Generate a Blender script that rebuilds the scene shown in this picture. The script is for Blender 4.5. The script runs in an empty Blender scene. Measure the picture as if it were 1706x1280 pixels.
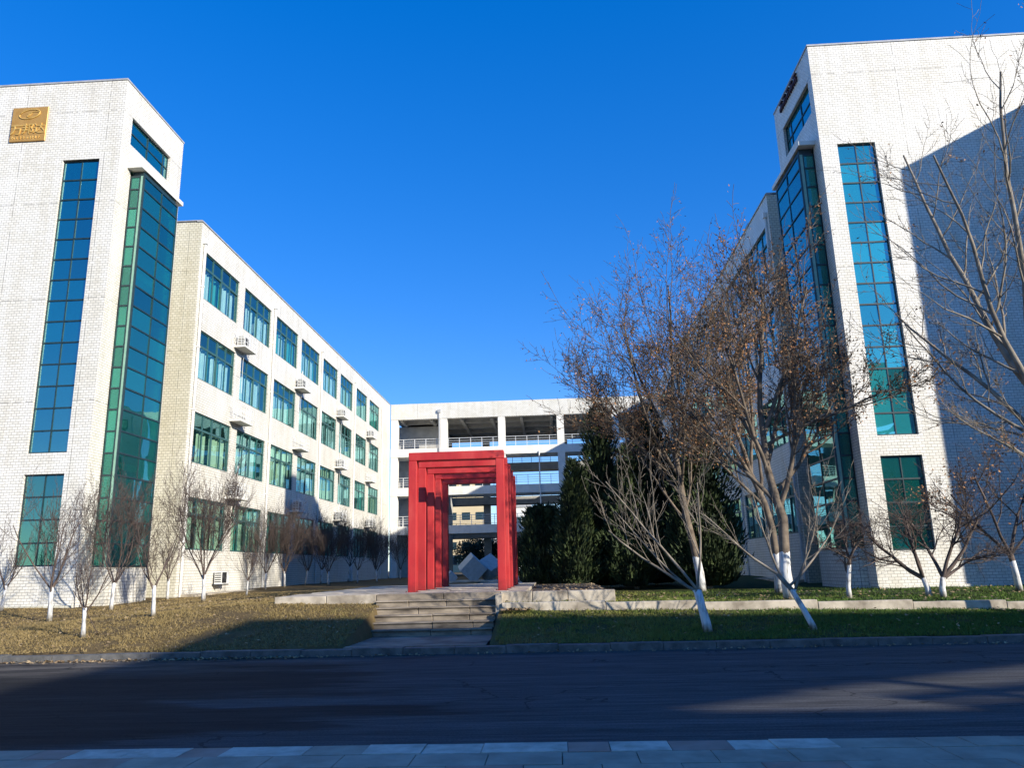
import bpy, math, random
import numpy as np
from mathutils import Vector, Matrix

# ------------------------------------------------------------------ camera
SC = bpy.context.scene
COL = SC.collection
W_, H_, F_ = 1706.0, 1280.0, 1275.0
yv = np.array([72.0, -304.0, F_]); yv /= np.linalg.norm(yv)
zv = np.array([-135.0, 5280.0, F_]); zv -= yv * (zv @ yv); zv /= np.linalg.norm(zv)
xv = np.cross(zv, yv); xv = xv if xv[0] > 0 else -xv
CM = np.stack([xv, yv, zv])                 # world = CM @ (right, up, forward)
EYE = 1.6
cam = bpy.data.cameras.new('camera')
cam.sensor_width = 36.0
cam.lens = 36.0 * F_ / W_
cam.clip_end = 3000.0
cam.clip_start = 0.05
camo = bpy.data.objects.new('camera', cam)
COL.objects.link(camo)
rot = Matrix(((CM[0, 0], CM[0, 1], -CM[0, 2]), (CM[1, 0], CM[1, 1], -CM[1, 2]), (CM[2, 0], CM[2, 1], -CM[2, 2])))
camo.matrix_world = Matrix.Translation((0, 0, EYE)) @ rot.to_4x4()
SC.camera = camo

# ------------------------------------------------------------------ light
TO_SUN = Vector((1.0, -0.75, 0.495)).normalized()
EL = math.asin(TO_SUN.z)
AZ = math.atan2(TO_SUN.x, TO_SUN.y)
world = bpy.data.worlds.new('World')
SC.world = world
world.use_nodes = True
wn = world.node_tree
wn.nodes.clear()
sky = wn.nodes.new('ShaderNodeTexSky')
sky.sky_type = 'NISHITA'
sky.sun_disc = False
sky.sun_elevation = EL
sky.sun_rotation = AZ
sky.altitude = 300
sky.air_density = 0.9
sky.dust_density = 0.05
sky.ozone_density = 4.0
hsv = wn.nodes.new('ShaderNodeHueSaturation')
hsv.inputs['Saturation'].default_value = 1.68
hsv.inputs['Hue'].default_value = 0.521
hsv.inputs['Value'].default_value = 1.93
bg = wn.nodes.new('ShaderNodeBackground')
bg.inputs['Strength'].default_value = 0.135
wo = wn.nodes.new('ShaderNodeOutputWorld')
gam = wn.nodes.new('ShaderNodeGamma')
gam.inputs['Gamma'].default_value = 0.62
wn.links.new(sky.outputs[0], gam.inputs['Color'])
wn.links.new(gam.outputs[0], hsv.inputs['Color'])
wn.links.new(hsv.outputs[0], bg.inputs['Color'])
wn.links.new(bg.outputs[0], wo.inputs['Surface'])
sl = bpy.data.lights.new('sun', 'SUN')
sl.energy = 4.8
sl.angle = math.radians(0.53)
sl.color = (1.0, 0.93, 0.81)
so = bpy.data.objects.new('sun', sl)
COL.objects.link(so)
so.rotation_euler = TO_SUN.to_track_quat('Z', 'Y').to_euler()
SC.view_settings.view_transform = 'Standard'
SC.view_settings.look = 'None'
SC.view_settings.exposure = 0.65
SC.view_settings.gamma = 1.0
SC.view_settings.use_curve_mapping = False
SC.render.engine = 'CYCLES'
SC.cycles.max_bounces = 7
SC.cycles.diffuse_bounces = 2
SC.cycles.glossy_bounces = 4
SC.cycles.transparent_max_bounces = 24
SC.cycles.caustics_reflective = False
SC.cycles.caustics_refractive = False
SC.cycles.sample_clamp_indirect = 6.0
SC.cycles.use_denoising = True

R = random.Random(7)

# ------------------------------------------------------------------ materials
def new_mat(name):
    m = bpy.data.materials.new(name)
    m.use_nodes = True
    nt = m.node_tree
    nt.nodes.clear()
    return m, nt

def nd(nt, typ, **kw):
    n = nt.nodes.new(typ)
    for k, v in kw.items():
        if k.startswith('i_'):
            n.inputs[k[2:].replace('_', ' ')].default_value = v
        elif k.startswith('n_'):
            n.inputs[int(k[2:])].default_value = v
        else:
            setattr(n, k, v)
    return n

def c4(c):
    return (c[0], c[1], c[2], 1.0)

def ramp(nt, fac, stops):
    r = nt.nodes.new('ShaderNodeValToRGB')
    el = r.color_ramp.elements
    while len(el) > 1:
        el.remove(el[0])
    el[0].position = stops[0][0]; el[0].color = c4(stops[0][1])
    for p, c in stops[1:]:
        e = el.new(p); e.color = c4(c)
    nt.links.new(fac, r.inputs[0])
    return r.outputs[0]

def mixc(nt, fac, a, b, blend='MIX'):
    n = nt.nodes.new('ShaderNodeMix')
    n.data_type = 'RGBA'; n.blend_type = blend
    for sock, v in ((n.inputs[0], fac), (n.inputs[6], a), (n.inputs[7], b)):
        if isinstance(v, bpy.types.NodeSocket):
            nt.links.new(v, sock)
        elif isinstance(v, (tuple, list)):
            sock.default_value = c4(v)
        else:
            sock.default_value = v
    return n.outputs[2]

def mth(nt, op, a, b=None, c=None):
    n = nt.nodes.new('ShaderNodeMath'); n.operation = op
    for i, v in enumerate((a, b, c)):
        if v is None:
            continue
        if isinstance(v, bpy.types.NodeSocket):
            nt.links.new(v, n.inputs[i])
        else:
            n.inputs[i].default_value = v
    return n.outputs[0]

def noise(nt, vec, scale, detail=4.0, rough=0.55):
    n = nd(nt, 'ShaderNodeTexNoise', i_Scale=scale, i_Detail=detail, i_Roughness=rough)
    if vec is not None:
        nt.links.new(vec, n.inputs['Vector'])
    return n.outputs[0]

def finish(nt, color, rough=0.7, bump=None, bstr=0.3, bdist=0.02, metallic=0.0, spec=0.5):
    b = nt.nodes.new('ShaderNodeBsdfPrincipled')
    o = nt.nodes.new('ShaderNodeOutputMaterial')
    if isinstance(color, bpy.types.NodeSocket):
        nt.links.new(color, b.inputs['Base Color'])
    else:
        b.inputs['Base Color'].default_value = c4(color)
    if isinstance(rough, bpy.types.NodeSocket):
        nt.links.new(rough, b.inputs['Roughness'])
    else:
        b.inputs['Roughness'].default_value = rough
    b.inputs['Metallic'].default_value = metallic
    b.inputs['Specular IOR Level'].default_value = spec
    if bump is not None:
        bn = nd(nt, 'ShaderNodeBump', i_Strength=bstr, i_Distance=bdist)
        nt.links.new(bump, bn.inputs['Height'])
        nt.links.new(bn.outputs[0], b.inputs['Normal'])
    nt.links.new(b.outputs[0], o.inputs['Surface'])

def noisy(name, a, b, scale=4.0, rough=0.7, bstr=0.25, bdist=0.01, stretch=None, metallic=0.0, spec=0.5, lo=0.35, hi=0.65):
    m, nt = new_mat(name)
    g = nt.nodes.new('ShaderNodeNewGeometry')
    v = g.outputs['Position']
    if stretch:
        mp = nd(nt, 'ShaderNodeMapping')
        mp.inputs['Scale'].default_value = stretch
        nt.links.new(v, mp.inputs['Vector']); v = mp.outputs[0]
    n1 = noise(nt, v, scale, 6.0, 0.6)
    col = ramp(nt, n1, [(lo, a), (hi, b)])
    n2 = noise(nt, v, scale * 6, 3.0)
    finish(nt, col, rough, n2, bstr, bdist, metallic, spec)
    return m

def tile_mat(name, a, b, joint, bw=0.2, bh=0.098, ms=0.009, panel=True, dirt=0.35):
    m, nt = new_mat(name)
    g = nt.nodes.new('ShaderNodeNewGeometry')
    sp = nt.nodes.new('ShaderNodeSeparateXYZ'); nt.links.new(g.outputs['Position'], sp.inputs[0])
    sn = nt.nodes.new('ShaderNodeSeparateXYZ'); nt.links.new(g.outputs['True Normal'], sn.inputs[0])
    side = mth(nt, 'GREATER_THAN', mth(nt, 'ABSOLUTE', sn.outputs[0]), 0.6)
    u = mth(nt, 'ADD', mth(nt, 'MULTIPLY', sp.outputs[0], mth(nt, 'SUBTRACT', 1.0, side)), mth(nt, 'MULTIPLY', sp.outputs[1], side))
    cb = nt.nodes.new('ShaderNodeCombineXYZ')
    nt.links.new(u, cb.inputs[0]); nt.links.new(sp.outputs[2], cb.inputs[1])
    br = nd(nt, 'ShaderNodeTexBrick', i_Scale=1.0, i_Mortar_Size=ms, i_Mortar_Smooth=0.15, i_Bias=0.0, i_Brick_Width=bw, i_Row_Height=bh)
    br.offset = 0.5
    br.inputs['Color1'].default_value = c4(a); br.inputs['Color2'].default_value = c4(b); br.inputs['Mortar'].default_value = c4(joint)
    nt.links.new(cb.outputs[0], br.inputs['Vector'])
    col = br.outputs[0]
    # thin control joints between panels of tiles
    if panel:
        b2 = nd(nt, 'ShaderNodeTexBrick', i_Scale=1.0, i_Mortar_Size=0.012, i_Mortar_Smooth=0.0, i_Brick_Width=3.4, i_Row_Height=3.93)
        b2.offset = 0.0
        nt.links.new(cb.outputs[0], b2.inputs['Vector'])
        n3 = noise(nt, cb.outputs[0], 2.3, 2.0)
        f = mth(nt, 'MULTIPLY', b2.outputs['Fac'], mth(nt, 'GREATER_THAN', n3, 0.47))
        col = mixc(nt, mth(nt, 'MULTIPLY', f, 0.75), col, (joint[0] * .5, joint[1] * .5, joint[2] * .5))
    # rain streaks and soiling
    mp = nd(nt, 'ShaderNodeMapping'); mp.inputs['Scale'].default_value = (1.6, 0.10, 1.0)
    nt.links.new(cb.outputs[0], mp.inputs['Vector'])
    st = noise(nt, mp.outputs[0], 1.5, 6.0, 0.65)
    st = ramp(nt, st, [(0.44, (1, 1, 1)), (0.56, (0.86, 0.83, 0.76)), (0.72, (0.62, 0.58, 0.50))])
    col = mixc(nt, dirt, col, st, 'MULTIPLY')
    big = ramp(nt, noise(nt, cb.outputs[0], 0.5, 4.0), [(0.3, (1, 1, 1)), (0.7, (0.88, 0.86, 0.80))])
    col = mixc(nt, 0.9, col, big, 'MULTIPLY')
    h = mth(nt, 'ADD', mth(nt, 'SUBTRACT', 1.0, br.outputs['Fac']), mth(nt, 'MULTIPLY', noise(nt, cb.outputs[0], 9.0, 2.0), 0.25))
    finish(nt, col, 0.42, h, 0.5, 0.004)
    return m

def glass_mat(name, tint, refl, diff, wob=0.012, thr=0.55):
    m, nt = new_mat(name)
    o = nt.nodes.new('ShaderNodeOutputMaterial')
    g = nt.nodes.new('ShaderNodeNewGeometry')
    bn = nd(nt, 'ShaderNodeBump', i_Strength=0.35, i_Distance=wob)
    nt.links.new(noise(nt, g.outputs['Position'], 0.9, 1.0), bn.inputs['Height'])
    tr = nd(nt, 'ShaderNodeBsdfTransparent'); tr.inputs[0].default_value = c4(tint)
    oi = nt.nodes.new('ShaderNodeObjectInfo')
    df = nd(nt, 'ShaderNodeBsdfDiffuse')
    nt.links.new(mixc(nt, oi.outputs['Random'], tuple(q * .45 for q in diff), tuple(min(1, q * 1.5) for q in diff)), df.inputs[0])
    m1 = nt.nodes.new('ShaderNodeMixShader'); m1.inputs[0].default_value = 1.0 - thr
    nt.links.new(tr.outputs[0], m1.inputs[1]); nt.links.new(df.outputs[0], m1.inputs[2])
    gl = nd(nt, 'ShaderNodeBsdfGlossy', i_Roughness=0.015); gl.inputs['Color'].default_value = (0.50, 0.95, 0.94, 1)
    nt.links.new(bn.outputs[0], gl.inputs['Normal'])
    lw = nd(nt, 'ShaderNodeLayerWeight', i_Blend=0.5)
    fr = mth(nt, 'POWER', lw.outputs['Facing'], 5.0)
    fac = mth(nt, 'MINIMUM', mth(nt, 'ADD', mth(nt, 'MULTIPLY', fr, 1.0 - refl), refl), 1.0)
    m2 = nt.nodes.new('ShaderNodeMixShader')
    nt.links.new(fac, m2.inputs[0]); nt.links.new(m1.outputs[0], m2.inputs[1]); nt.links.new(gl.outputs[0], m2.inputs[2])
    nt.links.new(m2.outputs[0], o.inputs['Surface'])
    return m

TILE = tile_mat('white wall tile', (0.84, 0.82, 0.765), (0.74, 0.72, 0.655), (0.30, 0.285, 0.255), ms=0.0075)
TILE_END = tile_mat('cream square tile', (0.72, 0.70, 0.60), (0.63, 0.61, 0.50), (0.30, 0.28, 0.22), 0.2, 0.12, 0.009)
TILE_SIDE = tile_mat('white fine tile', (0.80, 0.78, 0.72), (0.72, 0.70, 0.635), (0.36, 0.34, 0.29), 0.24, 0.12, 0.010, dirt=0.38)
PLASTER = noisy('white render', (0.66, 0.635, 0.57), (0.76, 0.74, 0.68), 1.5, 0.8, 0.15, 0.004)
GREYPL = noisy('grey concrete', (0.34, 0.33, 0.31), (0.46, 0.45, 0.42), 1.5, 0.85, 0.2, 0.006)
ROOM = noisy('room walls', (0.34, 0.34, 0.31), (0.42, 0.42, 0.38), 0.7, 0.9, 0.0)
COPING = noisy('grey coping', (0.30, 0.31, 0.32), (0.42, 0.43, 0.44), 3, 0.6, 0.1)
FRAME = noisy('teal window frame', (0.028, 0.085, 0.085), (0.04, 0.11, 0.105), 6, 0.45, 0.0)
FRAMED = noisy('dark window frame', (0.012, 0.03, 0.038), (0.02, 0.045, 0.05), 6, 0.4, 0.0)
SPANDREL = noisy('green corner column', (0.20, 0.38, 0.28), (0.27, 0.45, 0.34), 5, 0.4, 0.0)
GLASS_W = glass_mat('teal window glass', (0.86, 0.97, 0.955), 0.11, (0.02, 0.20, 0.18), thr=0.97)
GLASS_T = glass_mat('blue reflective glass', (0.16, 0.50, 0.52), 0.38, (0.0, 0.14, 0.17), thr=0.72)
GLASS_R = glass_mat('glass with painted sky reflection', (0.16, 0.50, 0.52), 0.36, (0.03, 0.36, 0.37), thr=0.45)  # strip glass copy; brighter sky reflection painted into the diffuse colour
GLASS_B = glass_mat('teal bay glass', (0.30, 0.74, 0.66), 0.24, (0.01, 0.15, 0.135), thr=0.72)
GLASS_G = glass_mat('green bay glass', (0.36, 0.82, 0.66), 0.08, (0.06, 0.33, 0.24), thr=0.55)
CURT = [noisy('white curtain', (0.50, 0.58, 0.60), (0.66, 0.71, 0.70), 2, 0.9, 0.0),
        noisy('teal curtain', (0.05, 0.30, 0.27), (0.08, 0.38, 0.33), 2, 0.9, 0.0),
        noisy('cream curtain', (0.52, 0.56, 0.38), (0.62, 0.64, 0.46), 2, 0.9, 0.0)]
def red_mat():
    m, nt = new_mat('red painted steel')
    g = nt.nodes.new('ShaderNodeNewGeometry'); p = g.outputs['Position']
    tc = nt.nodes.new('ShaderNodeTexCoord')
    sp = nt.nodes.new('ShaderNodeSeparateXYZ'); nt.links.new(tc.outputs['Object'], sp.inputs[0])
    mp = nd(nt, 'ShaderNodeMapping'); mp.inputs['Scale'].default_value = (1, 1, .3); nt.links.new(p, mp.inputs['Vector'])
    col = ramp(nt, noise(nt, mp.outputs[0], 1.6, 5.0, .6), [(.3, (.32, .014, .015)), (.5, (.45, .022, .022)), (.72, (.54, .060, .050))])
    st = ramp(nt, noise(nt, p, 22.0, 5.0, .7), [(.62, (1, 1, 1)), (.74, (.45, .38, .36))])
    col = mixc(nt, .8, col, st, 'MULTIPLY')
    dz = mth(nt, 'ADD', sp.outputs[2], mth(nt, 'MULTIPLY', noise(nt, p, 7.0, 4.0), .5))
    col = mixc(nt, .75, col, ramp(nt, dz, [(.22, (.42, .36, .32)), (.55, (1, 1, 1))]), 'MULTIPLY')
    finish(nt, col, ramp(nt, noise(nt, p, 3.0, 3.0), [(.3, (.42, .42, .42)), (.7, (.75, .75, .75))]), noise(nt, p, 30.0, 3.0), .25, .004)
    return m
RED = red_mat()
STEEL = noisy('galvanised rail', (0.60, 0.61, 0.60), (0.72, 0.73, 0.72), 5, 0.5, 0.0)
DARKRAIL = noisy('dark rail', (0.03, 0.035, 0.045), (0.05, 0.055, 0.065), 5, 0.5, 0.0)
PIPE = noisy('white drainpipe', (0.66, 0.65, 0.60), (0.78, 0.77, 0.73), 3, 0.5, 0.0)
ACW = noisy('air conditioner casing', (0.66, 0.66, 0.62), (0.76, 0.76, 0.72), 4, 0.5, 0.0)
BLACK = noisy('black grille', (0.015, 0.015, 0.016), (0.03, 0.03, 0.032), 8, 0.6, 0.0)
GOLD = noisy('gold plaque', (0.44, 0.235, 0.055), (0.52, 0.30, 0.085), 3, 0.45, 0.1, 0.003, metallic=0.25)
GOLDL = noisy('pale gold relief', (0.70, 0.43, 0.10), (0.80, 0.52, 0.16), 3, 0.4, 0.0, metallic=0.3)
SIGNRED = noisy('dark red letters', (0.045, 0.010, 0.010), (0.08, 0.018, 0.016), 4, 0.6, 0.0)
STONE = noisy('weathered pale stone', (0.15, 0.12, 0.085), (0.54, 0.47, 0.36), 1.9, 0.85, 0.5, 0.01, lo=0.3, hi=0.62)
STEPST = noisy('stained step stone', (0.07, 0.055, 0.04), (0.34, 0.28, 0.205), 2.3, 0.85, 0.5, 0.01, stretch=(0.6, 1, 2.2), lo=0.32, hi=0.66)
KERBM = noisy('granite kerb', (0.07, 0.07, 0.065), (0.15, 0.145, 0.135), 5, 0.85, 0.4, 0.008)
SLABS = [noisy('grey paving slab', (0.22, 0.21, 0.165), (0.34, 0.32, 0.25), 3, 0.8, 0.3, 0.005),
         noisy('pale paving slab', (0.34, 0.32, 0.26), (0.58, 0.54, 0.45), 5, 0.8, 0.3, 0.005),
         noisy('pinkish paving slab', (0.26, 0.17, 0.13), (0.36, 0.25, 0.20), 3, 0.8, 0.3, 0.005)]
CUBE = noisy('grey granite', (0.34, 0.36, 0.36), (0.44, 0.46, 0.46), 6, 0.6, 0.2, 0.004)
BEIGE = noisy('beige far wall', (0.58, 0.46, 0.27), (0.64, 0.52, 0.32), 0.3, 0.9, 0.0)
WHITEB = noisy('white far wall', (0.66, 0.66, 0.64), (0.75, 0.75, 0.72), 0.3, 0.9, 0.0)
ACROSS = noisy('grey rendered wall', (0.26, 0.27, 0.27), (0.33, 0.33, 0.32), 0.5, 0.9, 0.0)
JUNIPER = noisy('juniper needles', (0.008, 0.020, 0.007), (0.046, 0.070, 0.016), 1.6, 0.8, 0.0)
JUNCORE = noisy('juniper inner wood', (0.008, 0.014, 0.007), (0.014, 0.022, 0.01), 3, 0.9, 0.0)
SHRUBL = noisy('dark shrub leaf', (0.02, 0.04, 0.018), (0.045, 0.07, 0.03), 3, 0.7, 0.0)
LEAFB = noisy('dry brown leaf', (0.14, 0.055, 0.02), (0.42, 0.215, 0.085), 1.7, 0.8, 0.0)
LITTER = noisy('fallen leaf', (0.20, 0.12, 0.05), (0.42, 0.31, 0.17), 2.5, 0.8, 0.0)
TWIG = noisy('brown twig', (0.062, 0.044, 0.036), (0.125, 0.09, 0.073), 5, 0.8, 0.0)
SOIL = noisy('dark soil', (0.03, 0.025, 0.02), (0.06, 0.05, 0.04), 3, 0.95, 0.3)

def bark_mat(name, a, b, wash, col=(0.66, 0.655, 0.63)):
    m, nt = new_mat(name)
    tc = nt.nodes.new('ShaderNodeTexCoord')
    sp = nt.nodes.new('ShaderNodeSeparateXYZ'); nt.links.new(tc.outputs['Object'], sp.inputs[0])
    n1 = noise(nt, tc.outputs['Object'], 3.5, 5.0)
    base = ramp(nt, n1, [(0.35, a), (0.65, b)])
    h = mth(nt, 'ADD', sp.outputs[2], mth(nt, 'MULTIPLY', mth(nt, 'SUBTRACT', noise(nt, tc.outputs['Object'], 9.0, 3.0), 0.5), 0.22))
    f = mth(nt, 'LESS_THAN', h, wash)
    mp = nd(nt, 'ShaderNodeMapping'); mp.inputs['Scale'].default_value = (14, 14, 3)
    nt.links.new(tc.outputs['Object'], mp.inputs['Vector'])
    n4 = noise(nt, mp.outputs[0], 1.0, 4.0)
    w = ramp(nt, n4, [(0.28, (0.16, 0.14, 0.11)), (0.40, (0.42, 0.41, 0.38)), (0.50, col)])
    mud = ramp(nt, h, [(0.02, (0.35, 0.30, 0.22)), (0.16, (1, 1, 1))])
    w = mixc(nt, 1.0, w, mud, 'MULTIPLY')
    colr = mixc(nt, f, base, w)
    finish(nt, colr, 0.85, n4, 0.5, 0.01)
    return m
BARK_S = bark_mat('whitewashed young bark', (0.075, 0.052, 0.038), (0.14, 0.10, 0.072), 0.82)
BARK_L = bark_mat('whitewashed mature bark', (0.07, 0.052, 0.037), (0.20, 0.155, 0.11), 1.15)
BARK_P = bark_mat('pale bark', (0.12, 0.10, 0.075), (0.30, 0.255, 0.195), 0.8)

def asphalt_mat():
    m, nt = new_mat('worn asphalt')
    g = nt.nodes.new('ShaderNodeNewGeometry'); p = g.outputs['Position']
    sp = nt.nodes.new('ShaderNodeSeparateXYZ'); nt.links.new(p, sp.inputs[0])
    mp = nd(nt, 'ShaderNodeMapping'); mp.inputs['Scale'].default_value = (0.16, 0.9, 1); nt.links.new(p, mp.inputs['Vector'])
    a = noise(nt, mp.outputs[0], 1.0, 6.0, 0.62)
    # the left part is darker, with a ragged border
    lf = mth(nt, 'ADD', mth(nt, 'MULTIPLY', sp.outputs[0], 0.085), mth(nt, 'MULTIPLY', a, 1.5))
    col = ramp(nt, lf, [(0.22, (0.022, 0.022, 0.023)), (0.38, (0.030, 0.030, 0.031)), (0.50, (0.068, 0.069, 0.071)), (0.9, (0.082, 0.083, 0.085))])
    fine = noise(nt, p, 38.0, 4.0, 0.8)
    col = mixc(nt, 0.7, col, ramp(nt, fine, [(0.34, (0.5, 0.5, 0.5)), (0.66, (1.5, 1.5, 1.5))]), 'MULTIPLY')
    mp2 = nd(nt, 'ShaderNodeMapping'); mp2.inputs['Scale'].default_value = (0.05, 2.2, 1); nt.links.new(p, mp2.inputs['Vector'])
    tr = ramp(nt, noise(nt, mp2.outputs[0], 1.3, 3.0), [(0.35, (0.78, 0.78, 0.78)), (0.68, (1.16, 1.16, 1.16))])
    col = mixc(nt, 0.85, col, tr, 'MULTIPLY')
    # kerb dust, spread wider to paint the sunlit left road lighter
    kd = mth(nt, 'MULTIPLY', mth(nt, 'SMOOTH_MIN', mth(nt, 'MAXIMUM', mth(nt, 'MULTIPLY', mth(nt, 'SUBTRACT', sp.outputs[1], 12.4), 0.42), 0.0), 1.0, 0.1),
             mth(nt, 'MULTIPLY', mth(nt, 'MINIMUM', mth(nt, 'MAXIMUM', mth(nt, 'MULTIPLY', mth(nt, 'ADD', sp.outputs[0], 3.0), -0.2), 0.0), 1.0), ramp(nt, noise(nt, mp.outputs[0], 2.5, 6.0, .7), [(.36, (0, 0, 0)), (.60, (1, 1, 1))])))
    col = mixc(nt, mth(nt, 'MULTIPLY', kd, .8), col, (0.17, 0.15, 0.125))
    mp3 = nd(nt, 'ShaderNodeMapping'); mp3.inputs['Scale'].default_value = (0.6, 9.0, 1); nt.links.new(p, mp3.inputs['Vector'])
    col = mixc(nt, .8, col, ramp(nt, noise(nt, mp3.outputs[0], 1.4, 5.0, .75), [(.36, (.55, .55, .55)), (.5, (1, 1, 1)), (.66, (1.5, 1.5, 1.5))]), 'MULTIPLY')
    # wandering cracks and one construction seam
    v = nd(nt, 'ShaderNodeTexVoronoi', feature='DISTANCE_TO_EDGE', i_Scale=0.28)
    wv = nt.nodes.new('ShaderNodeVectorMath'); wv.operation = 'ADD'
    nz = nd(nt, 'ShaderNodeTexNoise', i_Scale=1.6, i_Detail=5.0); nt.links.new(p, nz.inputs['Vector'])
    sc = nt.nodes.new('ShaderNodeVectorMath'); sc.operation = 'SCALE'; sc.inputs['Scale'].default_value = 0.9
    nt.links.new(nz.outputs['Color'], sc.inputs[0]); nt.links.new(p, wv.inputs[0]); nt.links.new(sc.outputs[0], wv.inputs[1])
    nt.links.new(wv.outputs[0], v.inputs['Vector'])
    crack = mth(nt, 'MULTIPLY', mth(nt, 'LESS_THAN', v.outputs['Distance'], 0.0045), mth(nt, 'GREATER_THAN', noise(nt, p, 0.35, 2.0), 0.5))
    sy = mth(nt, 'ABSOLUTE', mth(nt, 'SUBTRACT', mth(nt, 'ADD', sp.outputs[1], mth(nt, 'MULTIPLY', noise(nt, mp2.outputs[0], 0.8, 2.0), 0.22)), 11.4))
    seam = mth(nt, 'MULTIPLY', mth(nt, 'LESS_THAN', sy, 0.016), mth(nt, 'GREATER_THAN', noise(nt, p, 0.8, 2.0), 0.42))
    col = mixc(nt, mth(nt, 'MULTIPLY', mth(nt, 'MAXIMUM', crack, seam), 0.6), col, (0.012, 0.012, 0.013))
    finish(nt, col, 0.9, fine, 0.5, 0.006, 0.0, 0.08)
    return m
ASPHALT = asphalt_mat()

def lawn_mat(name, soil):
    m, nt = new_mat(name)
    g = nt.nodes.new('ShaderNodeNewGeometry'); p = g.outputs['Position']
    sp = nt.nodes.new('ShaderNodeSeparateXYZ'); nt.links.new(p, sp.inputs[0])
    n1 = noise(nt, p, 0.55, 5.0, 0.65)
    n2 = noise(nt, p, 6.0, 5.0, 0.7)
    # greener towards the damp strip beside the low wall, dry on the open slope
    gx = mth(nt, 'ADD', mth(nt, 'MULTIPLY', sp.outputs[0], 0.05), mth(nt, 'ADD', n1, mth(nt, 'MULTIPLY', n2, 0.35)))
    if soil:
        col = ramp(nt, gx, [(0.1, (0.13, 0.092, 0.045)), (0.45, (0.14, 0.10, 0.045)), (0.72, (0.07, 0.072, 0.026)), (1.0, (0.045, 0.062, 0.02))])
    else:
        col = ramp(nt, gx, [(0.1, (0.29, 0.215, 0.095)), (0.45, (0.26, 0.195, 0.08)), (0.74, (0.19, 0.20, 0.05)), (1.0, (0.10, 0.16, 0.035))])
    col = mixc(nt, 0.6, col, ramp(nt, n2, [(0.3, (0.55, 0.55, 0.55)), (0.7, (1.25, 1.25, 1.25))]), 'MULTIPLY')
    finish(nt, col, 0.9, n2, 0.6, 0.03, 0.0, 0.1)
    return m
LAWN = lawn_mat('lawn soil and thatch', True)
BLADE = lawn_mat('grass blade', False)

# ------------------------------------------------------------------ mesh helpers
class MB:
    def __init__(s):
        s.v = []; s.f = []
    def box(s, x0, x1, y0, y1, z0, z1):
        n = len(s.v)
        s.v += [(x0, y0, z0), (x1, y0, z0), (x1, y1, z0), (x0, y1, z0), (x0, y0, z1), (x1, y0, z1), (x1, y1, z1), (x0, y1, z1)]
        s.f += [(n, n + 3, n + 2, n + 1), (n + 4, n + 5, n + 6, n + 7), (n, n + 1, n + 5, n + 4), (n + 1, n + 2, n + 6, n + 5), (n + 2, n + 3, n + 7, n + 6), (n + 3, n, n + 4, n + 7)]
        return s
    def quad(s, a, b, c, d):
        n = len(s.v); s.v += [a, b, c, d]; s.f.append((n, n + 1, n + 2, n + 3)); return s
    def tri(s, a, b, c):
        n = len(s.v); s.v += [a, b, c]; s.f.append((n, n + 1, n + 2)); return s
    def tube(s, pts, rad, k=6, cap=False):
        n0 = len(s.v); m = len(pts)
        for i, p in enumerate(pts):
            a = pts[max(i - 1, 0)]; b = pts[min(i + 1, m - 1)]
            dx, dy, dz = b[0] - a[0], b[1] - a[1], b[2] - a[2]
            l = math.sqrt(dx * dx + dy * dy + dz * dz) or 1e-6
            dx /= l; dy /= l; dz /= l
            if abs(dz) < 0.9: ux, uy, uz = -dy, dx, 0.0
            else: ux, uy, uz = 0.0, -dz, dy
            l = math.sqrt(ux * ux + uy * uy + uz * uz) or 1e-6
            ux /= l; uy /= l; uz /= l
            wx, wy, wz = dy * uz - dz * uy, dz * ux - dx * uz, dx * uy - dy * ux
            r = rad[i]
            for j in range(k):
                t = 2 * math.pi * j / k
                c, q = math.cos(t) * r, math.sin(t) * r
                s.v.append((p[0] + ux * c + wx * q, p[1] + uy * c + wy * q, p[2] + uz * c + wz * q))
        for i in range(m - 1):
            for j in range(k):
                a = n0 + i * k + j; b = n0 + i * k + (j + 1) % k
                s.f.append((a, b, b + k, a + k))
        if cap:
            s.f.append(tuple(n0 + j for j in range(k))[::-1])
            s.f.append(tuple(n0 + (m - 1) * k + j for j in range(k)))
        return s
    def mesh(s, name, mat, org=(0, 0, 0), smooth=False):
        me = bpy.data.meshes.new(name)
        o = org
        vv = s.v if o == (0, 0, 0) else [(a - o[0], b - o[1], c - o[2]) for a, b, c in s.v]
        me.from_pydata(vv, [], s.f)
        me.materials.append(mat)
        if smooth:
            me.polygons.foreach_set('use_smooth', [True] * len(me.polygons))
        me.update()
        return me
    def build(s, name, mat, parent=None, smooth=False, org=None):
        """org: world position of the parent (parts) or of the object itself (things)"""
        if parent is not None:
            base = wpos(parent)
            o = link(name, s.mesh(name, mat, base, smooth), parent)
        else:
            base = org or (0, 0, 0)
            o = link(name, s.mesh(name, mat, base, smooth), None, base)
        return o

def wpos(o):
    x, y, z = 0.0, 0.0, 0.0
    while o is not None:
        x += o.location.x; y += o.location.y; z += o.location.z; o = o.parent
    return (x, y, z)

def link(name, me, parent=None, loc=(0, 0, 0)):
    o = bpy.data.objects.new(name, me)
    COL.objects.link(o)
    o.parent = parent
    o.location = loc
    return o

def tag(o, label, cat, group=None):
    o['label'] = label; o['category'] = cat
    if group: o['group'] = group
    return o

def thing(name, label, cat, loc, group=None):
    return tag(link(name, None, None, loc), label, cat, group)

def struct(o):
    o['kind'] = 'structure'; return o

def stuff(o, label=None, cat=None):
    o['kind'] = 'stuff'
    if label: o['label'] = label; o['category'] = cat
    return o

def sm(t):
    t = max(0.0, min(1.0, t)); return t * t * (3 - 2 * t)

def lerp(a, b, t):
    return a + (b - a) * t

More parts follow.
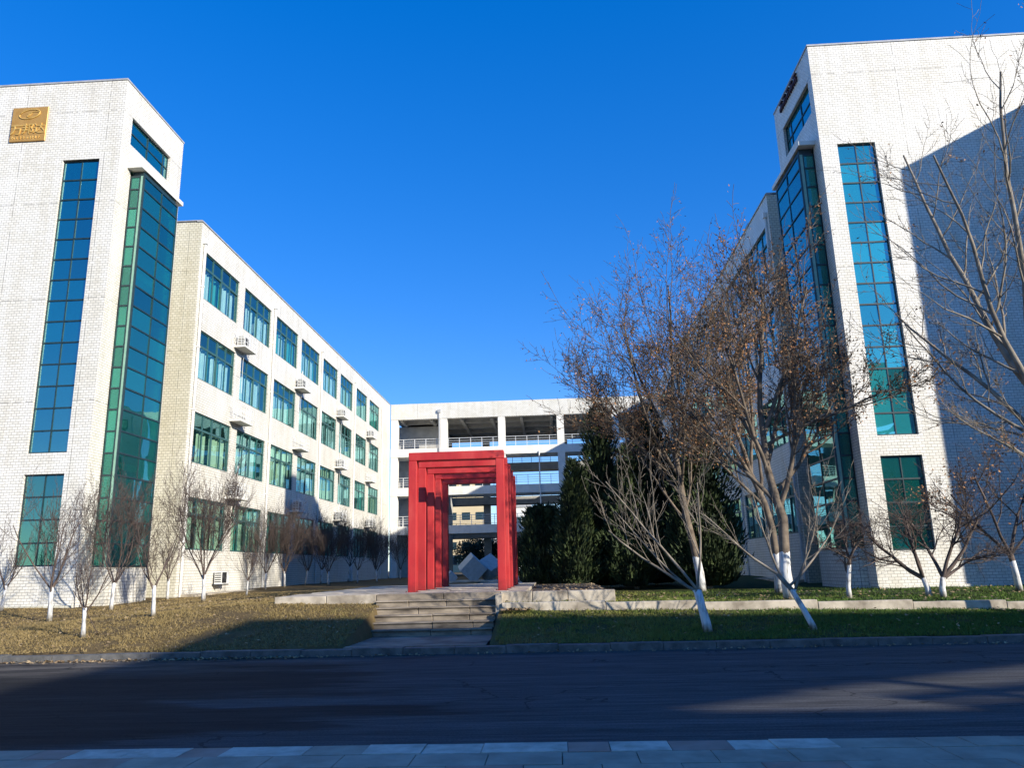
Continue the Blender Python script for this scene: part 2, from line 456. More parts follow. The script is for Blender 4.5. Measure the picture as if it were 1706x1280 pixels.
# ------------------------------------------------------------------ terrain
def terr(x, y):
    """height of the soil"""
    if y <= 15.7:
        return 0.0
    if -4.25 < x < -1.4 and y < 19.4:
        return 0.10
    if x < -1.35:
        A = 0.13 + 0.72 * min(1, (y - 15.7) / 3.6)
        B = 0.13 + 0.53 * min(1, (y - 15.7) / 10.4) + 0.2 * sm((y - 27) / 20)
        t = sm((x + 15.5) / 8.0)
        return lerp(B, max(A, B), t) + 0.025 * math.sin(x * 1.1) * math.sin(y * 0.9)
    zb = 0.60 - 0.02 * max(-1, min(12, x))
    if y < 18.8:
        return lerp(0.13, zb, min(1, (y - 15.7) / 3.0))
    top = 0.755 - 0.02 * max(-1, min(12, x))
    return lerp(lerp(top, 0.64, sm((y - 19) / 6.5)), 0.86, sm((y - 30) / 14)) + 0.012 * math.sin(x * 2.1 + y)

def grid_mesh(xs, ys, fn, skip=None):
    mb = MB(); idx = {}
    for j, y in enumerate(ys):
        for i, x in enumerate(xs):
            idx[i, j] = len(mb.v); mb.v.append((x, y, fn(x, y)))
    for j in range(len(ys) - 1):
        for i in range(len(xs) - 1):
            if skip and skip((xs[i] + xs[i + 1]) / 2, (ys[j] + ys[j + 1]) / 2):
                continue
            mb.f.append((idx[i, j], idx[i + 1, j], idx[i + 1, j + 1], idx[i, j + 1]))
    return mb

def rng(a, b, st):
    n = max(1, int(round((b - a) / st)))
    return [a + (b - a) * i / n for i in range(n + 1)]

gb = MB(); gb.quad((-1500, -1500, -0.06), (1500, -1500, -0.06), (1500, 1500, -0.06), (-1500, 1500, -0.06))
struct(gb.build('ground', SOIL))
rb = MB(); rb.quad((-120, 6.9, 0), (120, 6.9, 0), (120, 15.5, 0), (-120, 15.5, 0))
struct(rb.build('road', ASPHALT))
xs = rng(-60, -20, 4) + rng(-19.6, -4.40, 0.4)[0:] + [-4.30, -4.18]
ys = rng(15.62, 30, 0.4) + rng(31, 80, 2) + [100, 140, 300]
lawn_l = grid_mesh(xs, ys, terr).build('lawn', LAWN, smooth=True); struct(lawn_l)
xs2 = rng(-1.35, 16, 0.5) + rng(18, 60, 6)
lawn_r = grid_mesh(xs2, rng(15.62, 18.72, 0.31), terr).build('lawn', LAWN, smooth=True); struct(lawn_r)
lawn_u = grid_mesh(xs2, rng(18.88, 30, 0.5) + rng(31, 80, 2) + [100, 140, 300], terr).build('lawn', LAWN, smooth=True); struct(lawn_u)
cy = MB(); cy.box(-4.6, -1.2, 19.4, 300, -0.05, 0.8)
struct(cy.build('courtyard_path', GREYPL))

# ------------------------------------------------------------------ kerbs, pavement, terrace
far_kerb = MB()
kerb = struct(link('kerb', None, None, (0, 15.58, 0)))
x = -34.0
kmeshes = []
for k in range(3):
    km = MB(); h = 0.005 * k
    km.box(0.004, 0.992, -0.13, 0.13, -0.05, 0.128 + 0.002 * k)
    kmeshes.append(km.mesh('kerb_stone', KERBM))
i = 0
while x < 22:
    o = link('kerb_stone', kmeshes[R.randrange(3)], kerb, (x, R.uniform(-0.006, 0.006), R.uniform(-0.012, 0.012)))
    o.rotation_euler = (R.uniform(-.01, .01), R.uniform(-.004, .004), R.uniform(-.006, .006))
    x += 1.0
pave = struct(link('pavement', None, None, (0, 0, 0)))
bed = MB(); bed.box(-60, 60, -8, 6.88, -0.05, 0.085); bed.build('bedding', SOIL, pave)
lens_ = [0.35, 0.5, 0.72]
edge_me = {}
for li, l in enumerate(lens_):
    for mi, mt in enumerate(SLABS):
        b = MB(); b.box(0.004, l - 0.004, -0.17, 0.17, -0.06, 0.0)
        edge_me[li, mi] = b.mesh('edge_stone', mt)
x = -11.0
while x < 9:
    li = R.randrange(3); mi = R.choices([0, 1, 2], [4, 4, 2])[0]  # pale stones picked often to paint patches of reflected light
    if 2.0 < x < 6.3: mi = R.choices([0, 1], [7, 1])[0]
    link('edge_stone', edge_me[li, mi], pave, (x, 6.98 + R.uniform(-.004, .004), 0.12 + R.uniform(-.004, .004)))
    x += lens_[li]
sl_me = []
for mt in (SLABS[0], SLABS[0], SLABS[2]):
    b = MB(); b.box(0.004, 0.596, 0.004, 0.396, -0.05, 0.0); sl_me.append(b.mesh('paving_slab', mt))
for r in range(8):
    for c in range(-15, 14):
        o = link('paving_slab', sl_me[R.choices([0, 1, 2], [5, 5, 1])[0]], pave, (c * 0.6 + (0.3 if r % 2 else 0), 6.40 - 0.4 * r, 0.118 + R.uniform(-.003, .003)))
b = MB(); b.box(-60, 60, -8, 3.58, 0.086, 0.112); b.build('far_slabs', SLABS[0], pave)

# terrace platform with its edging stones and the flight of steps
terr_o = thing('terrace', 'low paved stone terrace carrying the red portal frames', 'terrace', (-2.9, 19.3, 0.6))
b = MB(); b.box(-6.9, -0.75, 19.62, 30, 0.3, 0.985); b.build('core', GREYPL, terr_o)
b = MB(); b.box(-0.74, 1.40, 19.60, 30, 0.3, 0.95); b.build('planting_bed', SOIL, terr_o)
def stone_run(parent, x0, x1, y0, y1, z0, z1, l, mat, name, zf=None):
    x = x0
    while x < x1 - 0.05:
        e = min(x1, x + l * R.uniform(0.85, 1.15))
        if x1 - e < 0.3: e = x1
        dz = R.uniform(-0.008, 0.008); dy = R.uniform(-0.012, 0.012)
        mb = MB(); q = zf((x + e) / 2) if zf else 0
        bx = (x + 0.006, e - 0.006, y0 + dy, y1 + dy, z0 + q, z1 + dz + q)
        mb.box(*bx); o = mb.build(name, mat, parent)
        bevel(o, 0.012)
        x = e
def bevel(o, w, seg=1):
    m = o.modifiers.new('bevel', 'BEVEL'); m.width = w; m.segments = seg; m.limit_method = 'ANGLE'
stone_run(terr_o, -6.97, -4.42, 19.3, 19.64, 0.55, 1.03, 1.25, STONE, 'edging_stone')
stone_run(terr_o, -4.42, -1.36, 19.3, 19.64, 0.60, 1.03, 1.5, STEPST, 'edging_stone')
stone_run(terr_o, -1.36, 1.43, 19.3, 19.64, 0.50, 1.02, 0.9, STONE, 'edging_stone')
for r in range(12):
    yy = 19.66 + r * 0.86
    stone_run(terr_o, -6.97 , -0.74, yy, yy + 0.85, 0.94, 1.022, 1.4, STONE, 'paving_slab')
steps = thing('entrance_steps', 'flight of worn stone steps rising from the road to the terrace', 'steps', (-2.9, 18, 0))
for k in range(5):
    y0 = 18.0 + 0.26 * k
    xl = -4.30 - 0.02 * k; xr = -1.46 + 0.015 * k
    cut = [xl, xl + R.uniform(0.8, 1.5), xl + R.uniform(1.7, 2.4), xr]
    st = MB(); st.box(xl, xr, y0 + 0.30, 19.3, -0.05, 0.13 + 0.15 * (k + 1) - 0.03); so_ = st.build('step', STEPST, steps)
    for a_, b_ in zip(cut[:-1], cut[1:]):
        t = MB(); dz = R.uniform(-.006, .006); dy = R.uniform(-.008, .008)
        t.box(a_ + .003, b_ - .003, y0 + dy + .035, y0 + 0.31, -0.02, 0.13 + 0.15 * (k + 1) + dz - .042); t.box(a_ + .002, b_ - .002, y0 + dy, y0 + 0.312, 0.13 + 0.15 * (k + 1) + dz - .0415, 0.13 + 0.15 * (k + 1) + dz)
        t_o = t.build('tread_stone', STEPST, so_); bevel(t_o, 0.014)
ld = MB(); ld.box(-4.25, -1.42, 15.74, 18.25, -0.02, 0.136); ld_o = ld.build('landing', STEPST, steps)
cheek = MB(); cheek.box(-1.44, -1.30, 18.75, 19.32, 0.3, 0.99); cheek.build('cheek_stone', STONE, steps)

rw = thing('retaining_wall', 'long low concrete edging wall along the right lawn', 'low wall', (1.5, 18.8, 0.5))
stone_run(rw, -1.30, 14.5, 18.70, 18.92, 0.2, 0.79, 2.4, STONE, 'wall_block', lambda x: -0.02 * x)

# ------------------------------------------------------------------ facade helpers
def facade(mb, axis, plane, inw, a0, a1, z0, z1, ops, depth):
    """wall sheet on plane axis=const with openings (a0,a1,z0,z1) and reveals going 'inw' (+1/-1) by depth"""
    As = sorted(set([a0, a1] + [o[i] for o in ops for i in (0, 1)]))
    Zs = sorted(set([z0, z1] + [o[i] for o in ops for i in (2, 3)]))
    def P(a, z, d=0.0):
        return (plane + inw * d, a, z) if axis == 'x' else (a, plane + inw * d, z)
    for i in range(len(As) - 1):
        for j in range(len(Zs) - 1):
            ca, cz = (As[i] + As[i + 1]) / 2, (Zs[j] + Zs[j + 1]) / 2
            if any(o[0] < ca < o[1] and o[2] < cz < o[3] for o in ops):
                continue
            mb.quad(P(As[i], Zs[j]), P(As[i + 1], Zs[j]), P(As[i + 1], Zs[j + 1]), P(As[i], Zs[j + 1]))
    for o in ops:
        c = [(o[0], o[2]), (o[1], o[2]), (o[1], o[3]), (o[0], o[3])]
        for k in range(4):
            p, q = c[k], c[(k + 1) % 4]
            mb.quad(P(*p), P(*q), P(*q, depth), P(*p, depth))

_cache = {}
def box_mesh(name, sx, sy, sz, mat):
    key = (name, round(sx, 3), round(sy, 3), round(sz, 3), mat.name)
    if key not in _cache:
        b = MB(); b.box(-sx / 2, sx / 2, -sy / 2, sy / 2, -sz / 2, sz / 2); _cache[key] = b.mesh(name, mat)
    return _cache[key]

def glazing(parent, name, axis, plane, a0, a1, zs, cols, matg, matf, fw=0.05, hbar=0.06, pname='pane'):
    """framed glazing: bars as one frame mesh, each pane its own sub-part; plane = centre plane"""
    fb = MB()
    def bx(a, b, c, d, t):
        if axis == 'x': fb.box(plane - t, plane + t, a, b, c, d)
        else: fb.box(a, b, plane - t, plane + t, c, d)
    cs = [a0 + (a1 - a0) * c for c in cols]
    for i, c in enumerate(cs):
        h = fw / 2
        l, r = (c, c + fw) if i == 0 else ((c - fw, c) if i == len(cs) - 1 else (c - h, c + h))
        bx(l, r, zs[0], zs[-1], 0.030)
    for i, z in enumerate(zs):
        h = hbar / 2
        l, r = (z, z + hbar) if i == 0 else ((z - hbar, z) if i == len(zs) - 1 else (z - h, z + h))
        bx(a0 + 0.002, a1 - 0.002, l, r, 0.034)
    fo = fb.build(name, matf, parent)
    bp = wpos(fo)
    for i in range(len(cs) - 1):
        for j in range(len(zs) - 1):
            w, h = cs[i + 1] - cs[i], zs[j + 1] - zs[j]
            c, z = (cs[i] + cs[i + 1]) / 2, (zs[j] + zs[j + 1]) / 2
            if axis == 'x':
                me = box_mesh('pane', 0.008, w - 0.01, h - 0.01, matg); loc = (plane, c, z)
            else:
                me = box_mesh('pane', w - 0.01, 0.008, h - 0.01, matg); loc = (c, plane, z)
            o = link(pname, me, fo, tuple(l - q for l, q in zip(loc, bp)))
            if axis == 'x': o.rotation_euler = (0, R.gauss(0, .006), R.gauss(0, .006))
            else: o.rotation_euler = (R.gauss(0, .006), 0, R.gauss(0, .006))
    return fo

# ------------------------------------------------------------------ towers
def rows(z0, z1, n, first=None):
    if first is None:
        return [z0 + (z1 - z0) * i / n for i in range(n + 1)]
    r = [z0 + (z1 - first - z0) * i / (n - 1) for i in range(n)]
    return r + [z1]

def tower(label, s, xa, D, top, xfar, strip, zs1, zs2, bay, cap, sw, nside, back):
    """s=-1 left tower (body to the left of xa), s=+1 right tower"""
    t = thing('office_tower', label, 'building', (xa + s * 4, D + 2.4, 0.6))
    x0, x1 = min(xa, xfar), max(xa, xfar)
    m = MB()
    facade(m, 'y', D, 1, x0, x1, 0.2, top, [(strip[0], strip[1], zs1[0], zs1[-1]), (strip[0], strip[1], zs2[0], zs2[-1])], 0.22)
    by0, by1, bz0, bz1, bx = bay
    facade(m, 'x', xa, s, D, back, 0.2, top, [(by0, by1, bz0, bz1), (sw[0], sw[1], sw[2], sw[3])], 0.2)
    m.quad((x0, back, 0.2), (x1, back, 0.2), (x1, back, top), (x0, back, top))
    m.quad((xfar, D, 0.2), (xfar, back, 0.2), (xfar, back, top), (xfar, D, top))
    m.quad((x0, D, top), (x1, D, top), (x1, back, top), (x0, back, top))
    m.build('wall', TILE, t)
    c = MB(); c.box(x0 - 0.03, x1 + 0.03, D - 0.03, D + 0.3, top + 0.002, top + 0.07); 
    c.box(xa - 0.32 if s < 0 else xa - 0.03, xa + 0.03 if s < 0 else xa + 0.32, D + 0.302, back + 0.03, top + 0.002, top + 0.07)
    c.build('coping', COPING, t)
    # rooms behind the glass
    rm = MB()
    xi = xa + s * 4.2
    for z in (1.7, 5.63, 9.56, 13.49, 17.42):
        rm.box(min(xi, xa + s * .25), max(xi, xa + s * .25), D + .3, back - .2, z, z + 0.28)
    rm.quad((xi, D + .25, .3), (xi, back - .2, .3), (xi, back - .2, top - .2), (xi, D + .25, top - .2))
    rm.quad((xi, back - .2, .3), (xa + s * .1, back - .2, .3), (xa + s * .1, back - .2, top - .2), (xi, back - .2, top - .2))
    rm.build('interior', ROOM, t)
    glazing(t, 'strip_window', 'y', D + 0.13, strip[0], strip[1], zs1, (0, .5, 1), GLASS_R if s > 0 else GLASS_T, FRAMED, 0.035, 0.055)
    glazing(t, 'strip_window', 'y', D + 0.13, strip[0], strip[1], zs2, (0, .5, 1), GLASS_B, FRAMED, 0.035, 0.055)
    glazing(t, 'high_window', 'x', xa + s * 0.14, sw[0], sw[1], sw[4], nside, GLASS_T, FRAMED, 0.06, 0.05)
    # projecting glazed bay beside the front pier
    zr = rows(bz0, bz1 - 0.3, 19, 0.58)
    glazing(t, 'bay_side_glazing', 'x', bx, by0, by1, zr, (0, .52, 1), GLASS_B, FRAMED, 0.05, 0.06)
    fa, fb_ = (xa + 0.02, bx - 0.16) if s < 0 else (bx + 0.16, xa - 0.02)
    glazing(t, 'bay_front_glazing', 'y', by0 + 0.05, fa, fb_, zr, (0, 1), GLASS_G, FRAMED, 0.03, 0.06)
    col = MB(); col.box(min(bx - .15 * -s * -1, bx), max(bx - .15 * -s * -1, bx), by0 + .02, by0 + .14, zr[0], zr[-1]) if False else col.box(bx - 0.15 if s < 0 else bx + 0.035, bx - 0.035 if s < 0 else bx + 0.15, by0 + .03, by0 + .15, zr[0], zr[-1])
    col.build('corner_column', SPANDREL, t)
    glazing(t, 'bay_back_glazing', 'y', by1 - 0.05, min(xa, bx) + .02, max(xa, bx) - .04, zr[::3] + [zr[-1]] if zr[::3][-1] != zr[-1] else zr[::3], (0, 1), GLASS_G, FRAMED, 0.03, 0.06)
    pl = MB(); pl.box(min(xa, bx), max(xa, bx), by0 + 0.02, by1 - .02, 0.2, bz0 - 0.002); pl.build('bay_plinth', TILE_SIDE, t)
    cp = MB(); cp.box(min(xa + s * -.001, bx - s * .04), max(xa - s * .001, bx - s * .04), cap[0], cap[1], cap[2], cap[3]); cp.build('bay_canopy', PLASTER, t)
    sf = MB(); sf.box(min(xa, bx) + .05, max(xa, bx) - .05, by0 + .08, by1 - .08, zr[-1] + 0.002, cap[2] - 0.003); sf.build('bay_head', FRAMED, t)
    lk = MB(); lx = xa + s * 3.0
    lk.quad((lx, back, .3), (lx, back + 3, .3), (lx, back + 3, 17.6), (lx, back, 17.6)); lk.build('link_wall', TILE_SIDE, t)
    pt = MB()
    pt.box(min(x0, x1) , max(x0, x1) , D - .06, D - .002, 0.2, 0.72)
    pt.build('plinth', TILE_END if s < 0 else TILE_SIDE, t)
    return t

tl = tower('white tiled office tower at left with gold plaque and tall blue strip window', -1, -16.37, 26.1, 20.98, -34,
           (-18.65, -17.17), rows(5.97, 17.54, 14), rows(2.03, 5.22, 4), (26.95, 29.7, 1.97, 17.5, -15.8), (26.68, 30.1, 17.42, 17.60),
           (26.72, 29.85, 18.48, 19.68, [18.48, 19.10, 19.68]), (0, .46, .87, 1), 30.85)
tr = tower('white tiled office tower at right with cyan strip window and large shadow', 1, 10.45, 26.3, 20.88, 26,
           (11.07, 12.45), rows(5.64, 16.67, 14), rows(1.82, 4.95, 4), (27.0, 29.95, 1.95, 17.0, 9.87), (26.75, 30.4, 16.95, 17.12),
           (26.72, 30.0, 18.28, 19.62, [18.28, 18.92, 19.62]), (0, .40, .80, 1), 30.9)

# gold plaque with relief emblem and characters
def text_mesh(body, size, depth, name, mat):
    cu = bpy.data.curves.new(name, 'FONT')
    cu.body = body; cu.size = size; cu.extrude = depth; cu.align_x = 'CENTER'
    cu.resolution_u = 2
    ob = bpy.data.objects.new(name, cu); COL.objects.link(ob)
    dg = bpy.context.evaluated_depsgraph_get()
    me = bpy.data.meshes.new_from_object(ob.evaluated_get(dg))
    bpy.data.objects.remove(ob); bpy.data.curves.remove(cu)
    me.materials.clear(); me.materials.append(mat)
    return me
pq = thing('wall_plaque', 'square gold plaque with relief emblem high on the left tower', 'plaque', (-20.19, 26.06, 19.18))
b = MB(); b.box(-20.92, -19.46, 26.04, 26.09, 18.43, 19.94); po = b.build('plate', GOLD, pq); bevel(po, 0.012)
for k, (cxk, czk, rx, rz) in enumerate(((-20.19, 19.62, 0.42, 0.2), (-20.05, 19.60, 0.24, 0.12))):
    e = MB(); pts = [(cxk + rx * math.cos(t), 26.03, czk + rz * math.sin(t) + 0.05 * math.cos(t)) for t in [i * 2 * math.pi / 28 for i in range(29)]]
    e.tube(pts, [0.022 - 0.006 * k] * 29, 5); e.build('emblem_ring', GOLDL, pq, True)
e = MB(); e.tube([(-20.3, 26.03, 19.5), (-20.2, 26.03, 19.58), (-20.1, 26.03, 19.66)], [0.02, 0.035, 0.015], 5, True); e.build('emblem_stroke', GOLDL, pq)
for i, ch in enumerate('\u4e07\u90a6\u8fbe'):
    o = link('character', text_mesh(ch, 0.50, 0.018, 'character', GOLDL), pq, (-0.47 + 0.47 * i, -0.03, -0.42 + (0.03 if i else 0)))
    o.rotation_euler = (math.pi / 2, 0, 0)
x = -20.82
while x < -19.6:
    h = R.uniform(0.07, 0.13); w = R.uniform(0.02, 0.035)
    l = MB(); l.box(x, x + w, 26.02, 26.045, 18.54, 18.54 + h); 
    if R.random() < .5: l.box(x + w, x + w + 0.04, 26.02, 26.045, 18.54 + h * .4, 18.54 + h * .4 + .02)
    l.build('small_letter', GOLDL, pq)
    x += R.uniform(0.085, 0.14)
# dark red lettering under the right tower's roof edge
sg = thing('roof_lettering', 'row of dark red letters below the roof edge of the right tower', 'sign', (10.40, 28.8, 20.55))
for i in range(5):
    yc = 27.85 + 0.47 * i
    l = MB()
    l.box(10.36, 10.44, yc - .17, yc + .17, 20.66, 20.72); l.box(10.36, 10.44, yc - .03, yc + .03, 20.34, 20.655)
    l.box(10.36, 10.44, yc - .19, yc - .035, 20.50, 20.55); l.box(10.36, 10.44, yc + .035, yc + .19, 20.44, 20.49)
    l.box(10.36, 10.44, yc - .17, yc - .12, 20.33, 20.495); l.box(10.36, 10.44, yc + .12, yc + .17, 20.33, 20.435)
    l.build('letter', SIGNRED, sg)

# ------------------------------------------------------------------ wings
SILL = [2.73, 6.65, 10.6, 14.55]
WH = 2.36
WY = [33.95, 38.77, 43.70, 48.45, 53.35, 58.02, 62.98, 67.75]
WW = [4.05, 4.0, 4.0, 4.0, 3.85, 3.8, 3.8, 3.95]
def curtain_mesh(variant, ztop=2.3):
    mb = MB(); rr = random.Random(100 + variant)
    segs = [[(0.03, 0.36), (0.42, 0.62), (0.70, 0.97)], [(0.02, 0.24), (0.30, 0.49), (0.53, 0.70), (0.76, 0.98)], [(0.02, 0.48), (0.52, 0.80)], [(0.20, 0.46), (0.52, 0.98)], [(0.02, 0.22), (0.60, 0.98)]][variant % 5]
    for (a, b) in segs:
        n = int((b - a) * 60); ph = rr.uniform(0, 6)
        for i in range(n):
            def P(k, z):
                y = a + (b - a) * k / n
                return (0.035 * math.sin(k * 1.15 + ph) + 0.012 * math.sin(k * 2.7), y * 3.9 - 1.95, z)
            mb.quad(P(i, 0.03), P(i + 1, 0.03), P(i + 1, ztop), P(i, ztop))
    return mb
CM_ = [[curtain_mesh(v).mesh('curtain', c, smooth=True) for c in CURT] for v in range(5)]
CS_ = [[curtain_mesh(v, 1.6).mesh('curtain', c, smooth=True) for c in CURT] for v in range(5)]
def wing_window_frame(w):
    fb = MB(); t = 0.035
    for (a, b) in ((-w / 2, -w / 2 + .06), (w / 2 - .06, w / 2), (-.06, .06), (-w / 4 - .03, -w / 4 + .03), (w / 4 - .03, w / 4 + .03)):
        fb.box(-t, t, a, b, 0, WH)
    for (a, b) in ((0, .07), (WH - .06, WH), (1.56, 1.66)):
        fb.box(-t - .004, t + .004, -w / 2 + .002, w / 2 - .002, a, b)
    return fb
_wf = {}
def wing(label, s, xw, yend, detailed):
    """s=-1: body left of xw (facade faces +x); s=+1: body to the right (faces -x)"""
    t = thing('classroom_wing', label, 'building', (xw + s * 6, 50, 0.6))
    Y0, top = 33.3, 18.22
    m = MB()
    ops = [(y, y + w, z, z + WH) for z in SILL for y, w in zip(WY, WW)]
    facade(m, 'x', xw, s, Y0, yend, 0.2, top, ops, 0.2)
    xf = xw + s * 16
    m.quad((xw, yend, .2), (xf, yend, .2), (xf, yend, top), (xw, yend, top))
    m.quad((min(xw, xf), Y0, top), (max(xw, xf), Y0, top), (max(xw, xf), yend, top), (min(xw, xf), yend, top))
    m.quad((xf, Y0, .2), (xf, yend, .2), (xf, yend, top), (xf, Y0, top))
    m.build('wall', TILE_SIDE, t)
    e = MB(); e.quad((min(xw, xf), Y0, .2), (max(xw, xf), Y0, .2), (max(xw, xf), Y0, top), (min(xw, xf), Y0, top))
    e.build('end_wall', TILE_END, t)
    c = MB(); c.box(xw - .05 if s > 0 else xw - .25, xw + .25 if s > 0 else xw + .05, Y0 - .04, yend, top + .002, top + .06)
    c.box(min(xw, xf) , max(xw, xf) , Y0 - .04, Y0 + .2, top + .062, top + .10); c.build('coping', COPING, t)
    rm = MB(); xi = xw + s * 6.5
    for z in [q - 0.95 for q in SILL] + [SILL[3] + 3.0]:
        rm.box(min(xi, xw + s * .22), max(xi, xw + s * .22), Y0 + .2, yend - .2, z - .2, z)
    rm.quad((xi, Y0, .3), (xi, yend, .3), (xi, yend, top - .1), (xi, Y0, top - .1))
    for y in (43.2, 52.95, 62.4, 72.5):
        rm.box(min(xi, xw + s * .3), max(xi, xw + s * .3), y - .1, y + .1, 0.4, top - .2)
    rm.build('interior', ROOM, t)
    base = wpos(t)
    for fl, z in enumerate(SILL):
        for k, (y, w) in enumerate(zip(WY, WW)):
            key = round(w, 2)
            if key not in _wf: _wf[key] = wing_window_frame(w).mesh('window', FRAME)
            xc = xw + s * 0.10
            fo = link('window', _wf[key], t, (xc - base[0], y + w / 2 - base[1], z - base[2]))
            if detailed or k < 4:
                for q in range(4):
                    yy = -w / 2 + w * (q + .5) / 4
                    for (za, zb) in ((.07, 1.56), (1.66, WH - .06)):
                        o = link('pane', box_mesh('pane', 0.008, w / 4 - .05, zb - za, GLASS_W), fo, (0.018 * (-1) ** q if za < 1 else 0, yy, (za + zb) / 2))
                        o.rotation_euler = (0, R.uniform(-.006, .006), R.uniform(-.008, .008))
            else:
                link('glazing', box_mesh('glazing', 0.008, w - .1, WH - .1, GLASS_W), fo, (0, 0, WH / 2))
            v = R.randrange(5); ci = R.choices([0, 1, 2], [6, 3, 4 if fl < 2 else .6])[0]
            CU = CS_ if R.random() < (.75 if fl >= 2 else .3) else CM_
            link('curtain', CU[v][ci], fo, (s * 0.17, 0, 0))
            if R.random() < 0.45:
                ci2 = (ci + 1) % 2
                o = link('curtain', CU[(v + 2) % 5][ci2], fo, (s * 0.27, 0, 0))
    for y in (33.62, 43.22, 52.9, 62.42, 72.75):
        p = MB(); xp = xw - s * 0.07
        p.tube([(xp, y, 0.7), (xp, y, 17.2)], [0.055] * 2, 8)
        for z in (3, 6, 9, 12, 15): p.box(xp - .075, xp + .075, y - .075, y + .075, z, z + .06)
        p.box(xp - .1, xp + .1, y - .1, y + .1, 17.2, 17.45)
        p.build('drainpipe', PIPE, t)
    ap = MB(); ap.box(min(xw, xw - s * .9), max(xw, xw - s * .9), Y0 + .3, yend, 0.2, 0.80); ap.build('apron', STONE, t)
    return t
wl = wing('long four storey white classroom wing on the left with rows of teal windows', -1, -16.4, 76.6, True)
wr = wing('shaded four storey classroom wing on the right behind the bare trees', 1, 10.47, 76.6, False)

# ------------------------------------------------------------------ air conditioners on shelves
def shelf_proto():
    sh = MB(); sh.box(0, 0.62, 0, 1.6, 0, 0.10)
    cg = MB()
    for z in (0.28, 0.52, 0.78):
        cg.box(0.58, 0.605, 0.0, 1.6, z, z + .02); cg.box(0.0, 0.579, 0.0, 0.02, z, z + .02); cg.box(0.0, 0.579, 1.58, 1.6, z, z + .02)
    for y in [0.0, 0.32, 0.64, 0.96, 1.28, 1.575]:
        cg.box(0.606, 0.626, y, y + .022, 0.1, 0.82)
    for x in (0.2, 0.4):
        cg.box(x, x + .02, -0.021, -0.001, 0.1, 0.82)
    return sh.mesh('slab', PLASTER), cg.mesh('cage', STEEL)
SHELF, CAGE = shelf_proto()
acb = MB(); acb.box(0.12, 0.46, 0.30, 1.16, 0.12, 0.72); ACB = acb.mesh('casing', ACW)
fan = MB()
for r in (0.23, 0.16, 0.09):
    fan.tube([(0.475, 0.62 + r * math.cos(t), 0.42 + r * math.sin(t)) for t in [i * math.pi / 9 for i in range(19)]], [0.008] * 19, 4)
for k in range(8):
    a = k * math.pi / 4; fan.tube([(0.475, 0.62, 0.42), (0.475, 0.62 + .23 * math.cos(a), 0.42 + .23 * math.sin(a))], [0.006] * 2, 4)
fan.box(0.462, 0.466, 0.37, 0.87, 0.17, 0.67)
FANM = fan.mesh('fan_grille', BLACK)
vn = MB()
for z in (0.2, 0.3, 0.4, 0.5, 0.6): vn.box(0.14, 0.44, 0.296, 0.299, z, z + .05)
VENT = vn.mesh('side_vent', BLACK)
HOSES = []
for hv in ((.9, 1.3), (1.2, .7), (.6, 1.7)):
    hb = MB(); hb.tube([(.25, 1.165, .30), (.2, 1.28, .22), (.08, 1.32, .35), (.045, 1.34, hv[0]), (.045, 1.34 + .1 * hv[1], hv[0] + .5), (.02, 1.34 + .12 * hv[1], hv[0] + .62)], [.028] * 6, 6)
    hb.tube([(.3, 1.165, .25), (.12, 1.25, .05), (.05, 1.27, -.4), (.045, 1.27, -.5 - hv[1])], [.012] * 4, 5)
    HOSES.append(hb.mesh('hose', PIPE, smooth=True))
flname = {13.2: 'top', 9.25: 'third', 5.3: 'second'}
bayname = ['nearest the tower', 'second along from the tower', 'third along from the tower', 'nearest the far bridge']
for z, row in ((13.2, 'AAAA'), (9.25, 'EEAE'), (5.3, 'AAAA')):
    for bi, c in enumerate(row):
        y = 37.7 + 9.62 * bi
        loc = (-16.398, y, z)
        t = thing('ac_shelf', '%s white ledge with steel cage below the %s floor windows, %s' % ('empty' if c == 'E' else 'loaded', flname[z], bayname[bi]), 'shelf', loc, 'ledges on the left wing')
        link('slab', SHELF, t); link('cage', CAGE, t)
        if c == 'A':
            a = thing('air_conditioner', 'white outdoor air conditioner on the ledge below %s floor windows, %s' % (flname[z], bayname[bi]), 'air conditioner', (loc[0], loc[1] + R.uniform(-.1, .12), loc[2] - .018), 'air conditioners on the left wing')
            link('casing', ACB, a); link('fan_grille', FANM, a); link('side_vent', VENT, a); link('hose', HOSES[R.randrange(3)], a)
a = thing('air_conditioner', 'white outdoor air conditioner near the ground behind the whitewashed tree', 'air conditioner', (-16.398, 36.6, 1.05), 'air conditioners on the left wing')
link('casing', ACB, a); link('fan_grille', FANM, a); link('side_vent', VENT, a)
b = MB(); b.box(-16.398, -15.9, 36.9, 36.95, 1.12, 1.17); b.box(-16.398, -15.9, 37.6, 37.65, 1.12, 1.17); b.build('bracket', BLACK, a)

